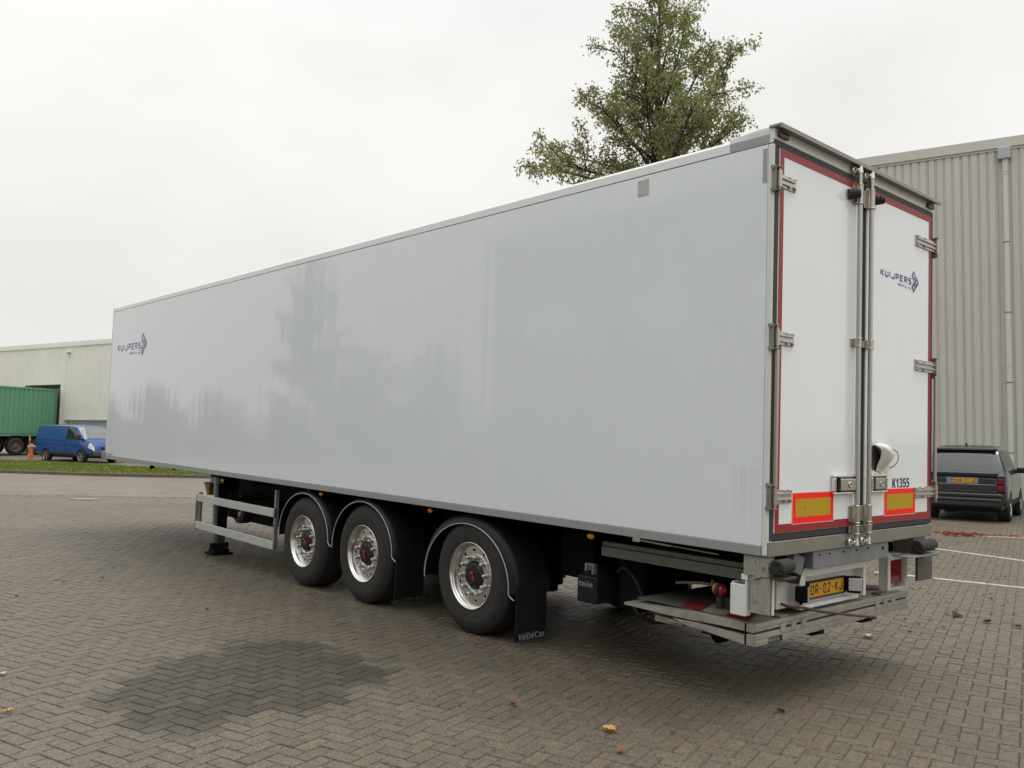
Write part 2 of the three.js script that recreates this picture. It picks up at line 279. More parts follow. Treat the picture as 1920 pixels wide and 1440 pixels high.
  console.log('pavers', cells.length);
}
// white parking-bay lines, laid as rows of white pavers
[['first white parking-bay line, beside the hanging grey flap of the trailer', [1640, 1073], [2010, 1112]], ['second white parking-bay line, level with the rubber buffer of the trailer', [1735, 1026.6], [2010, 1064]], ['white parking-bay line under the red fallen leaves behind the grey car', [1730, 1001.6], [2010, 1012]]].forEach(([label, a, b]) => {
  const g = part(numbered('parking_line'), scene); g.userData = { label, category: 'parking line', kind: 'structure' };
  const p = onGround(...a), q = onGround(...b), L = p.distanceTo(q), th = Math.atan2(-(q.z - p.z), q.x - p.x);
  for (let s = 0; s < L; s += 0.211) { const bx0 = new RoundedBoxGeometry(0.204, 0.012, 0.096, 1, 0.003).rotateY(th + rr(-0.01, 0.01)); const f = (s + 0.1) / L; mesh('marking_paver', bx0.translate(lerp(p.x, q.x, f), rr(-0.0005, 0.001), lerp(p.z, q.z, f)), M2.markWhite, g); }
});
// ---------------------------------------------------------------- buildings
// one sheet of trapezoidal cladding, standing on z = 0 and facing +z
function cladding(x0, x1, y0, y1, pitch, rib, depth, n) {
  const pos = [], nrm = [], prof = [];
  for (let k = 0; k < n; k++) { const s = x0 + k * pitch; prof.push([s, 0], [s + pitch - rib, 0], [s + pitch - rib + rib * 0.22, -depth], [s + pitch - rib * 0.22, -depth]); }
  prof.push([x1, 0]);
  for (let i = 0; i < prof.length - 1; i++) { const [a, za] = prof[i], [b, zb] = prof[i + 1]; const l = Math.hypot(b - a, zb - za), nx = -(zb - za) / l, nz = (b - a) / l; pos.push(a, y0, za, b, y0, zb, b, y1, zb, a, y0, za, b, y1, zb, a, y1, za); for (let q = 0; q < 6; q++) nrm.push(nx, 0, nz); }
  const g = new THREE.BufferGeometry(); g.setAttribute('position', new THREE.Float32BufferAttribute(pos, 3)); g.setAttribute('normal', new THREE.Float32BufferAttribute(nrm, 3)); return g;
}
const streaks = (lo, hi) => dataTex(512, (u, v) => lo + (hi - lo) * (0.35 * n64(u, v * 0.0) + 0.25 * n256(u, v * 0.03) + 0.25 * n16(u, v) + 0.15 * n64(u, v)));
const MB = {
  cladR: std(0.535, 0.53, 0.475, 0.5, { map: rep(streaks(0.9, 1.05), 0.12, 0.09) }),
  trimR: std(0.53, 0.525, 0.475, 0.45),
  pipe: std(0.58, 0.58, 0.56, 0.42), hopper: std(0.40, 0.43, 0.45, 0.45), collar: std(0.14, 0.145, 0.15, 0.5),
  cladL: std(0.86, 0.84, 0.77, 0.5, { map: rep(streaks(0.86, 1.05), 0.1, 0.09) }),
  trimL: std(0.80, 0.80, 0.74, 0.45),
  dark: std(0.012, 0.012, 0.013, 0.9),
  roof: std(0.12, 0.12, 0.12, 0.9), plinth: std(0.2, 0.19, 0.17, 0.9),
  shelter: std(0.10, 0.095, 0.095, 0.7), rollDoor: std(0.60, 0.66, 0.66, 0.4),
  farWall: std(0.30, 0.295, 0.28, 0.7),
};
{ // warehouse on the right
  const H = 11.84, b = thing('warehouse', 'tall warehouse clad in beige-grey ribbed metal, behind the parked dark car', 'warehouse', [-5.93, 0, -24.64], A);
  const X0 = -13.2, X1 = 16, px = -0.56;
  mesh('wall', [bx(X0, 0, -30, X1, H - 0.25, -0.075)], MB.cladR, b);
  const top = H - 0.34;
  const lay = [[X0, px - 0.18], [px + 0.2, X1]];
  const pitch = 0.25;
  for (const [a, e] of lay) { const left = e < 0; const n = Math.floor((e - a) / 1.0); for (let k = 0; k < n; k++) { const s = left ? e - (k + 1) * 1.0 : a + k * 1.0; const g = cladding(s + 0.002, s + 1.0 - 0.002, 0.28, top, pitch, 0.085, 0.038, 4); mesh('cladding_panel', g.translate(0, 0, k % 2 ? 0.0015 : 0), MB.cladR, b);
      const sc = []; for (let r = 0; r < 8; r++) for (let q = 0; q < 4; q += 2) sc.push(new THREE.CylinderGeometry(0.011, 0.011, 0.01, 6).rotateX(Math.PI / 2).translate(s + q * pitch + 0.08 + 0.25 * (r % 2), 0.9 + r * 1.5, 0.004)); if (s > -9 && s < 3) mesh('screw', sc, MB.collar, b).userData.kind = 'stuff'; } }
  mesh('gutter_recess', bx(px - 0.18, 0.28, -0.07, px + 0.2, top, -0.035), MB.cladR, b);
  mesh('plinth', bx(X0, 0, -0.07, X1, 0.27, 0.0), MB.plinth, b);
  mesh('roof_trim', [bx(X0 - 0.05, H - 0.33, -0.12, X1, H, 0.075, 0.012), bx(X0 - 0.05, H - 0.40, -0.02, X1, H - 0.335, 0.03)], MB.trimR, b);
  mesh('roof', bx(X0, H - 0.24, -30, X1, H - 0.05, -0.13), MB.roof, b);
  const dp = part('downpipe', b);
  mesh('pipe', [cyl([px + 0.03, 0.15, 0.03], [px + 0.03, H - 1.02, 0.03], 0.085, 0.085, 20), cyl([px + 0.03, H - 1.02, 0.03], [px + 0.03, H - 0.7, 0.03], 0.085, 0.1, 20)], MB.pipe, dp);
  mesh('hopper', bx(px - 0.17, H - 0.72, -0.03, px + 0.19, H - 0.36, 0.2, 0.015), MB.hopper, dp);
  for (const y of [1.75, 3.95, 6.17, 8.42]) mesh('pipe_bracket', cyl([px + 0.03, y, 0.03], [px + 0.03, y + 0.03, 0.03], 0.094, 0.094, 20), MB.collar, dp);
  for (const y of [4.45, 4.53, 10.62, 10.72]) mesh('pipe_collar', cyl([px + 0.03, y, 0.03], [px + 0.03, y + 0.045, 0.03], 0.097, 0.097, 20), MB.pipe, dp);
}
{ // warehouse on the left
  const Y0 = 0.45, H = 7.42, b = thing('warehouse', 'long off-white ribbed metal warehouse with loading docks, behind the blue van', 'warehouse', [-54.6, 0, -9.27], A);
  const OX0 = -4.0, OX1 = 0, OY = 4.84, DX0 = 0.45, DX1 = 6.2, DY = 2.62, X0 = -26, X1 = 22;
  mesh('wall', [bx(X0, Y0 - 0.5, -28, OX0, H - 0.3, -0.06), bx(OX1, Y0 - 0.5, -28, DX0, H - 0.3, -0.06), bx(DX1, Y0 - 0.5, -28, X1, H - 0.3, -0.06), bx(OX0, OY, -28, OX1, H - 0.3, -0.06), bx(DX0, DY, -28, DX1, H - 0.3, -0.06), bx(OX0, 0, -28, OX1, OY, -14), bx(DX0, 0, -28, DX1, DY, -0.5)], MB.cladL, b);
  const top = H - 0.28, panel = (s, e, y) => { const n = Math.round((e - s) / 0.2); mesh('cladding_panel', cladding(s, e, y, top, (e - s) / n, 0.075, 0.03, n), MB.cladL, b); };
  for (let s = X0; s < OX0 - 0.1; s += 1) panel(s, s + 1, Y0);
  for (let s = OX0; s < OX1 - 0.1; s += 1) panel(s, s + 1, OY + 0.06);
  panel(OX1, DX0, Y0);
  for (let k = 0; k < 4; k++) panel(lerp(DX0, DX1, k / 4), lerp(DX0, DX1, (k + 1) / 4), DY + 0.06);
  for (let s = DX1; s < X1 - 0.1; s += 1) panel(s, Math.min(X1, s + 1), Y0);
  mesh('roof_trim', [bx(X0, H - 0.3, -0.1, X1, H - 0.13, 0.06), bx(X0, H - 0.12, -0.1, X1, H, 0.03)], MB.trimL, b);
  mesh('roof', bx(X0, H - 0.29, -28, X1, H - 0.1, -0.11), MB.roof, b);
  mesh('dock_frame', [bx(OX0 - 0.06, OY - 0.04, -0.3, OX1 + 0.06, OY + 0.05, 0.02), bx(OX1 - 0.02, Y0, -0.3, OX1 + 0.07, OY - 0.045, 0.02), bx(OX0 - 0.07, Y0, -0.3, OX0 + 0.02, OY - 0.045, 0.02)], MB.trimL, b);
  mesh('door_frame', [bx(DX0 - 0.08, DY - 0.02, -0.2, DX1 + 0.08, DY + 0.05, 0.03), bx(DX0 - 0.08, Y0, -0.2, DX0 + 0.02, DY - 0.025, 0.03)], MB.trimL, b);
  const rd = part('roller_door', b); for (let k = 0; k < 9; k++) mesh('door_slat', bx(DX0 + 0.03, Y0 + 0.24 * k, -0.34, DX1, Y0 + 0.24 * k + 0.232, -0.3, 0.01), MB.rollDoor, rd);
  const wl = part('wall_light', b); mesh('lamp_hood', bx(0.62, 6.72, 0.0, 0.86, 6.80, 0.2, 0.02), MB.trimL, wl); mesh('lamp_lens', bx(0.65, 6.68, 0.04, 0.83, 6.717, 0.18), MB.collar, wl);
  mesh('panel_joint', bx(0.36, 2.75, -0.005, 0.40, 6.6, 0.012), MB.trimL, b);
}
{ // off-frame building that the trailer side mirrors
  const b = thing('warehouse', 'pale grey warehouse across the yard, mirrored in the rear half of the white trailer side', 'warehouse', [-22, 0, 16.2], 0);
  mesh('wall', bx(0, 0, 0, 44, 9.3, 14), MB.farWall, b); mesh('roof_trim', bx(-0.1, 9.3, -0.1, 44.1, 9.6, 14.1), MB.trimR, b);
  for (let k = 0; k < 9; k++) mesh('window', bx(2.5 + k * 4.6, 5.2, -0.05, 4.7 + k * 4.6, 6.6, 0.02), MB.rollDoor, b);
}

// ---------------------------------------------------------------- trees
const MT = { bark: std(0.055, 0.045, 0.036, 0.95, { map: rep(grimeTex, 2) }), leaf: std(1, 1, 1, 0.95, { physical: true, vertexColors: true, side: THREE.DoubleSide, transmission: 0.5, thickness: 0 }) };
function makeTree(label, pos, trunkH, spec, leaves, group) {
  // spec: limbs as [start height, tip x, tip y, tip z, spread]
  const t = thing('tree', label, 'tree', pos, 0, group);
  const wood = [], pos_ = [], nrm = [], col = [], idx = [];
  const limbR = (y, r0) => r0 * Math.pow(1 - y / trunkH * 0.97, 0.8) + 0.012;
  const trunkPts = []; for (let i = 0; i <= 10; i++) { const y = trunkH * i / 10; trunkPts.push(V(0.12 * fbm(y * 0.4, 2, 0), y, 0.12 * fbm(y * 0.4, 7, 0))); }
  const taper = (pts, r0, r1, seg, rs) => { const c = new THREE.CatmullRomCurve3(pts), g = new THREE.TubeGeometry(c, seg, 1, rs), p = g.attributes.position, n = g.attributes.normal; for (let i = 0; i <= seg; i++) { const cc = c.getPointAt(i / seg), r = lerp(r0, r1, Math.pow(i / seg, 0.85)); for (let j = 0; j <= rs; j++) { const k = i * (rs + 1) + j; p.setXYZ(k, cc.x + n.getX(k) * r, cc.y + n.getY(k) * r, cc.z + n.getZ(k) * r); } } wood.push(g); return c; };
  taper(trunkPts, 0.34, 0.015, 24, 10);
  const clusters = [];
  const twig = (from, to, r, lvl) => {
    const L = from.distanceTo(to), mid = from.clone().lerp(to, 0.5).add(V(rr(-1, 1), rr(-0.5, 1), rr(-1, 1)).multiplyScalar(0.09 * L));
    const c = taper([from, mid, to], r, r * 0.3, lvl > 1 ? 4 : 8, lvl > 1 ? 4 : 6);
    if (lvl >= 3 || L < 0.28) { clusters.push([to, c, L]); return; }
    const n = lvl === 1 ? Math.max(5, Math.round(L * 3.4)) : Math.max(3, Math.round(L * 3.2));
    for (let k = 0; k < n; k++) { const f = lvl === 1 ? lerp(0.2, 1, (k + rnd()) / n) : lerp(0.3, 1, (k + rnd()) / n), p = c.getPoint(f), dir = c.getTangent(f).multiplyScalar(0.7).add(V(rr(-1, 1), rr(-0.5, 0.9), rr(-1, 1))).normalize(); twig(p, p.clone().addScaledVector(dir, (lvl === 1 ? rr(0.45, 0.95) : rr(0.2, 0.42)) * Math.min(1.3, 0.55 + 0.25 * L)), r * 0.45, lvl + 1); }
    clusters.push([to, c, L]);
  };
  for (const [y0, x, y, z] of spec) { const a = new THREE.CatmullRomCurve3(trunkPts).getPoint(y0 / trunkH); twig(a, V(x, y, z), Math.min(0.085, limbR(y0, 0.16) * 0.62), 1); }
  const per = leaves / clusters.length;
  for (const [to, c] of clusters) for (let k = 0; k < per; k++) {
    const f = Math.pow(rnd(), 0.7), b = c.getPoint(lerp(0.25, 1.0, f)).add(V(rr(-1, 1), rr(-1.1, 0.7), rr(-1, 1)).multiplyScalar(0.17));
    const l = rr(0.07, 0.125), w = l * rr(0.42, 0.6), dir = V(rr(-1, 1), rr(-1.5, 0.3), rr(-1, 1)).normalize(), sd = V(rr(-1, 1), rr(-0.4, 0.4), rr(-1, 1)).cross(dir).normalize(), up = dir.clone().cross(sd), i0 = pos_.length / 3;
    const P = [b, b.clone().addScaledVector(dir, l * 0.45).addScaledVector(sd, w / 2).addScaledVector(up, w * 0.18), b.clone().addScaledVector(dir, l), b.clone().addScaledVector(dir, l * 0.45).addScaledVector(sd, -w / 2).addScaledVector(up, w * 0.18)];
    const q = rnd() + 0.35 * fbm(to.x, to.y, to.z), s = rr(0.75, 1.25), cc = q < 0.58 ? [0.19, 0.24, 0.066] : q < 0.80 ? [0.275, 0.27, 0.078] : q < 0.93 ? [0.28, 0.18, 0.06] : [0.19, 0.09, 0.045];
    for (const p of P) { pos_.push(p.x, p.y, p.z); nrm.push(-up.x, -up.y, -up.z); col.push(cc[0] * s, cc[1] * s, cc[2] * s); }
    idx.push(i0, i0 + 1, i0 + 2, i0, i0 + 2, i0 + 3);
  }
  const g = new THREE.BufferGeometry(); g.setAttribute('position', new THREE.Float32BufferAttribute(pos_, 3)); g.setAttribute('normal', new THREE.Float32BufferAttribute(nrm, 3)); g.setAttribute('color', new THREE.Float32BufferAttribute(col, 3)); g.setIndex(idx);
  mesh('trunk', wood, MT.bark, t); const cr = new THREE.Mesh(g, MT.leaf); cr.name = 'crown'; cr.castShadow = cr.receiveShadow = true; t.add(cr);
  return t;
}
{
  // limb tips across (r, metres to the right as seen from the yard), up and into the depth
  const tips = [[8.6, -3.6, 10.1, 0.6], [8.4, -3.3, 9.3, -1.2], [8.9, -2.6, 10.5, 1.3], [9.2, -2.0, 11.1, -1.0], [9.6, -1.7, 11.9, 0.9], [10.2, -1.5, 12.9, -0.5], [11.2, -1.0, 14.0, 0.4], [12.0, -0.55, 14.7, -0.4], [8.5, 2.7, 10.9, -0.6], [8.8, 2.3, 11.6, 1.0], [9.4, 2.3, 12.7, -0.8], [10.0, 2.05, 13.6, 0.3], [10.9, 1.2, 13.3, 0.8], [11.6, 0.75, 14.5, 0.2], [8.2, 2.4, 9.7, 1.2], [8.3, 1.2, 9.9, 2.2], [8.6, -1.0, 10.2, 2.5], [8.6, 0.6, 10.6, -2.5], [9.2, -0.8, 11.4, -2.1], [9.6, 0.9, 11.9, 2.0], [10.2, -0.4, 12.5, 1.6], [10.6, 0.5, 12.9, -1.4], [12.4, 0.2, 15.0, 0.1], [8.0, -2.6, 8.7, 0.3], [8.0, 1.6, 8.9, -1.2], [7.6, -1.6, 8.4, -1.6], [7.6, 0.3, 8.6, 2.2], [9.0, 1.3, 11.2, -1.9], [9.9, -1.1, 12.0, 0.2], [8.8, 0.2, 10.9, 0.9], [7.2, -2.9, 7.9, -0.6], [7.0, 2.2, 7.7, 0.6], [11.0, -0.3, 13.6, -0.9]];
  const spec = tips.map(([y, r, ty, d]) => [y, RT.x * r * (r > 0 ? 0.80 : 0.9) + FW.x * d, ty - 0.25, RT.z * r * (r > 0 ? 0.80 : 0.9) + FW.z * d]);
  const p = [-11.75, 0, -13.6]; // foot of the trunk
  const t0 = makeTree('tall thin-leaved autumn tree rising behind the trailer roof', p, 14.9, spec, 40000);
  // trees off to the left of the yard, seen as the dark shapes mirrored in the white side
  let lowTrees = 0;
  for (const [x, z, k] of [[-70, 21, 2.2], [-66, 24.5, 2.2], [-61.5, 29, 2.2], [-57, 27, 2.0], [-54, 31, 2.0], [-50, 30, 2.0], [-75, 17.5, 2.0]]) { const c = t0.clone(); c.name = numbered('tree'); c.position.set(x, -3.6, z); c.scale.set(0.5 * k, 0.5, 0.5 * k); c.rotation.y = x; scene.add(c); tag(c, 'low bushy tree mirrored low on the trailer side, ' + ['third', 'fourth', 'fifth', 'sixth', 'second', 'seventh', 'first'][lowTrees++] + ' from the lettering', 'tree', 'low trees filling the mirrored row'); }
  [[-34.5, 15.4, 1.05, -5.0, 0.75, 'tall narrow tree across the yard, mirrored in the middle of the trailer side'], [-73, 16.5, 0.66, -4.6, 1.5, 'first low tree of the row mirrored behind the lettering on the trailer side'], [-68, 19.5, 0.72, -5.0, 1.6, 'low broad tree of the row mirrored just behind the lettering on the trailer side'], [-64, 23, 0.69, -4.7, 1.5, 'low tree of the row mirrored above the side guard of the trailer'], [-60.5, 26.5, 0.66, -4.8, 1.6, 'low tree of the row mirrored above the foremost wheel'], [-43, 24.0, 0.90, -6.1, 1.25, 'bushy tree mirrored above the middle wheel of the trailer'], [-39.5, 26.5, 0.92, -6.1, 1.2, 'bushy tree mirrored above the rear wheel of the trailer']].forEach(([x, z, s, y, k, label], i) => {
    const c = t0.clone(); c.name = numbered('tree'); c.position.set(x, y, z); c.scale.set(s * k, s, s * k); c.rotation.y = i * 1.3; scene.add(c); tag(c, label, 'tree', i ? 'trees of the row across the yard' : undefined);
  });
}
// ---------------------------------------------------------------- the semi-trailer
const TAU = -0.0193, BL = 13.685, WD = 2.52, HB = 1.036, HG = 3.745, HT = 3.85;
const trailer = thing('semi_trailer', 'long white refrigerated box semi-trailer with polished wheels and folded tail lift, parked on the pavers', 'semi-trailer', [Math.sin(TAU), 1 - Math.cos(TAU), 0]);
trailer.rotation.z = TAU; // nose raised on its landing legs
const toBody = (x, y, z) => { const X = x, Y = y - 1; return [X * Math.cos(TAU) + Y * Math.sin(TAU), -X * Math.sin(TAU) + Y * Math.cos(TAU) + 1, z]; };
const P = (name, geos, mat, parent = trailer, keep = false) => mesh(name, geos, mat, parent, keep);
{
  // box body
  P('side_panel', bx(-BL + 0.02, HB + 0.066, -0.09, -0.04, HG - 0.004, 0), M.panel);
  P('side_panel', bx(-BL + 0.02, HB + 0.066, -WD, -0.04, HG - 0.004, -WD + 0.09), M.panel);
  P('front_wall', bx(-BL - 0.03, HB, -WD + 0.02, -BL + 0.015, HT - 0.03, -0.02, 0.012), M.panel);
  P('floor', bx(-BL + 0.02, HB + 0.03, -WD + 0.092, -0.05, HB + 0.2, -0.092), M.black);
  const roofProf = (h, x0, x1) => prism([[0.0, HG + 0.004], [0.0, h - 0.028], [-0.012, h - 0.010], [-0.035, h], [-WD + 0.035, h], [-WD + 0.012, h - 0.010], [-WD, h - 0.028], [-WD, HG + 0.004]].map(([z, y]) => [-z, y]), x1 - x0).rotateY(Math.PI / 2).translate(x0, 0, 0);
  P('roof', [roofProf(HT - 0.012, -BL, -0.33)], M.white);
  { // raised rear portal of the roof
    const g = prism([[-0.34, HG + 0.005], [-0.34, HT - 0.013], [-0.30, HT - 0.010], [-0.12, HT + 0.006], [-0.005, HT + 0.004], [-0.005, HG + 0.005]], WD - 0.004, 0).translate(0, 0, -WD + 0.002); P('roof_cap', g, M.white);
  }
  P('groove_backing', bx(-BL + 0.03, HG - 0.006, -0.08, -0.05, HG + 0.006, -0.008), M.gasket);
  // corner posts, lower rails
  P('corner_post', [bx(-0.041, HB + 0.0, -0.06, 0.004, HG - 0.002, 0.003, 0.014)], M.whiteFrame);
  P('corner_post', [bx(-0.041, HB + 0.0, -WD - 0.003, 0.004, HG - 0.002, -WD + 0.06, 0.014)], M.whiteFrame);
  P('front_corner_profile', bx(-BL - 0.012, HB + 0.07, -0.05, -BL + 0.035, HT - 0.02, 0.004, 0.012), M.whiteFrame);
  for (const z of [0, -WD]) { let x = -0.043; const cuts = [-1.22, -3.9, -6.6, -9.4, -12.1, -BL + 0.02]; for (const e of cuts) { P('lower_rail', bx(e + 0.002, HB, z === 0 ? -0.05 : z - 0.004, x, HB + 0.064, z === 0 ? 0.004 : z + 0.05, 0.004), M.aluRail); x = e; } }
  // grey foil angle at the rear top corner, small riveted plate, groove strip
  P('foil_strip', bx(-0.336, HG + 0.012, 0.0, -0.03, HG + 0.062, 0.0022), M.lightGreyFilm);
  P('foil_strip', bx(-0.076, 3.487, 0.0, -0.044, HG - 0.03, 0.0022), M.lightGreyFilm);
  const pl = P('riveted_plate', prism([[-1.145, 3.592], [-1.045, 3.592], [-1.045, 3.712], [-1.145, 3.712]], 0.002, 0.001).translate(0, 0, 0.001), M.rivetPlate);
  for (const x of [-1.133, -1.057]) for (const y of [3.604, 3.70]) P('rivet', new THREE.CylinderGeometry(0.005, 0.006, 0.004, 10).rotateX(Math.PI / 2).translate(x, y, 0.005), M.brushed, pl);
  P('roof_bracket', [bx(-12.1, HT - 0.01, -0.3, -11.9, HT + 0.035, -0.27), bx(-12.02, HT - 0.01, -0.33, -11.98, HT + 0.02, -0.24)], M.galv);
  // faint vertical run marks low down at the rear
  const runs = decalMat(128, 512, (c, w, h) => { let s = 5; const q = () => { s = (Math.imul(s, 1664525) + 1013904223) | 0; return (s >>> 8) / 16777216; }; for (let k = 0; k < 60; k++) { c.fillStyle = `rgba(${140 + 20 * q()},${134 + 20 * q()},${122 + 10 * q()},${0.008 + 0.022 * q()})`; const x = q() * w, y = 4 + q() * 12; c.fillRect(x, y, 1 + q() * 9, (0.2 + 0.8 * q()) * h); } }, { roughness: 0.35 });
  P('run_mark', quad([-0.262, 1.17, 0.0015], [-0.075, 1.17, 0.0015], [-0.075, 1.60, 0.0015], [-0.262, 1.60, 0.0015]), runs, trailer, true);
}
// plain stroke alphabet for plates and company lettering: strokes on a 0..1 square
const GLYPH = { K: '0,0 0,1|1,1 0,.45|.25,.58 1,0', U: '0,1 0,.12 .12,0 .88,0 1,.12 1,1', I: '.5,0 .5,1', J: '1,1 1,.14 .86,0 .2,0 .05,.12 .05,.25', P: '0,0 0,1 .85,1 1,.87 1,.58 .85,.44 0,.44', E: '1,1 0,1 0,0 1,0|0,.52 .85,.52', R: '0,0 0,1 .85,1 1,.87 1,.6 .85,.47 0,.47|.5,.47 1,0', S: '1,1 .14,1 0,.87 0,.66 .14,.53 .86,.53 1,.4 1,.13 .86,0 0,0', N: '0,0 0,1 1,0 1,1', T: '0,1 1,1|.5,1 .5,0', A: '0,0 .5,1 1,0|.2,.34 .8,.34', L: '0,1 0,0 1,0', O: '.15,0 0,.15 0,.85 .15,1 .85,1 1,.85 1,.15 .85,0 .15,0', V: '0,1 .5,0 1,1', H: '0,0 0,1|1,0 1,1|0,.5 1,.5', B: '0,0 0,1 .8,1 .95,.88 .95,.62 .8,.52 0,.52|.8,.52 1,.4 1,.12 .85,0 0,0', 0: '.15,0 0,.15 0,.85 .15,1 .85,1 1,.85 1,.15 .85,0 .15,0', 1: '.2,.8 .55,1 .55,0', 2: '0,.84 .16,1 .84,1 1,.85 1,.6 0,.06 0,0 1,0', 3: '0,.86 .16,1 .85,1 1,.87 1,.64 .85,.52 .4,.52|.85,.52 1,.4 1,.13 .85,0 .15,0 0,.13', 5: '1,1 .05,1 .02,.55 .85,.58 1,.44 1,.14 .85,0 .1,0 0,.1', 7: '0,1 1,1 .4,0', '-': '.1,.5 .9,.5', '.': '.4,0 .4,.08' };
const GW = { I: 0.25, '-': 0.75, '.': 0.35, 1: 0.7 };
function strokeText(c, s, x, y, w, h, lw) { // baseline at y, box w by h
  let t = 0; for (const ch of s) t += (GW[ch] ?? 1) + 0.36; t -= 0.36; const k = w / t; c.lineWidth = lw; c.lineJoin = 'miter'; c.lineCap = 'butt'; c.strokeStyle = c.fillStyle;
  for (const ch of s) { const g = (GW[ch] ?? 1) * k; for (const st of GLYPH[ch].split('|')) { c.beginPath(); st.split(' ').forEach((q, i) => { const [a, b] = q.split(',').map(Number), px = x + lw / 2 + a * Math.max(1, g - lw), py = y - lw / 2 - b * (h - lw); i ? c.lineTo(px, py) : c.moveTo(px, py); }); c.stroke(); } x += g + 0.36 * k; }
}
// number plate print
const plateMat = (txt, band) => new THREE.MeshStandardMaterial({ roughness: 0.4, map: canvasTex(520, 110, (c, w, h) => { c.fillStyle = '#d99a0a'; c.fillRect(0, 0, w, h); c.strokeStyle = '#171310'; c.lineWidth = 4; c.strokeRect(5, 5, w - 10, h - 10); let x0 = 14; if (band) { c.fillStyle = '#2040b0'; c.fillRect(0, 0, 46, h); c.fillStyle = '#e8d890'; c.beginPath(); c.arc(23, 34, 13, 0, 7); c.lineWidth = 4; c.strokeStyle = '#e8d040'; c.stroke(); c.fillStyle = '#fff'; c.font = 'bold 34px sans-serif'; c.fillText('NL', 2, 96); x0 = 58; } c.fillStyle = '#12100e'; strokeText(c, txt, x0 + 6, h - 18, w - x0 - 26, h - 36, 13); }) });
// company lettering
function drawLogo(c, w, h) { // 1.57 : 0.41
  c.fillStyle = '#3a4488'; const X = x => x * w / 1.57, Y = y => h - y * h / 0.41;
  strokeText(c, 'KUIJPERS', X(0.01), Y(0.135), X(1.22), h * 0.285, h * 0.062);
  strokeText(c, 'RENTAL.NL', X(0.69), Y(0.05), X(0.55), h * 0.105, h * 0.024);
  const dia = (x, y, rx, ry) => { c.fillStyle = '#3a4488'; c.beginPath(); c.moveTo(X(x), Y(y + ry)); c.lineTo(X(x + rx), Y(y)); c.lineTo(X(x), Y(y - ry)); c.lineTo(X(x - rx), Y(y)); c.closePath(); c.fill(); };
  dia(1.335, 0.305, 0.092, 0.098); dia(1.455, 0.205, 0.092, 0.098); dia(1.335, 0.103, 0.092, 0.098);
  c.fillStyle = 'rgba(215,218,228,0.9)'; c.beginPath(); c.arc(X(1.335), Y(0.305), X(0.036), 0, 7); c.fill();
  c.save(); c.translate(X(1.455), Y(0.205)); c.fillRect(-X(0.012), -X(0.032), X(0.024), X(0.064)); c.fillRect(-X(0.034), -X(0.012), X(0.05), X(0.024)); c.restore();
  c.beginPath(); for (let i = 0; i < 10; i++) { const r = X(i % 2 ? 0.018 : 0.042), a = i * Math.PI / 5 - Math.PI / 2; c.lineTo(X(1.335) + r * Math.cos(a), Y(0.103) + r * Math.sin(a)); } c.closePath(); c.fill();
}
const logoMat = decalMat(1256, 328, drawLogo, { roughness: 0.25 });
P('lettering', quad([-13.33, 2.855, 0.0022], [-11.76, 2.855, 0.0022], [-11.76, 3.262, 0.0022], [-13.33, 3.262, 0.0022]), logoMat, trailer, true);

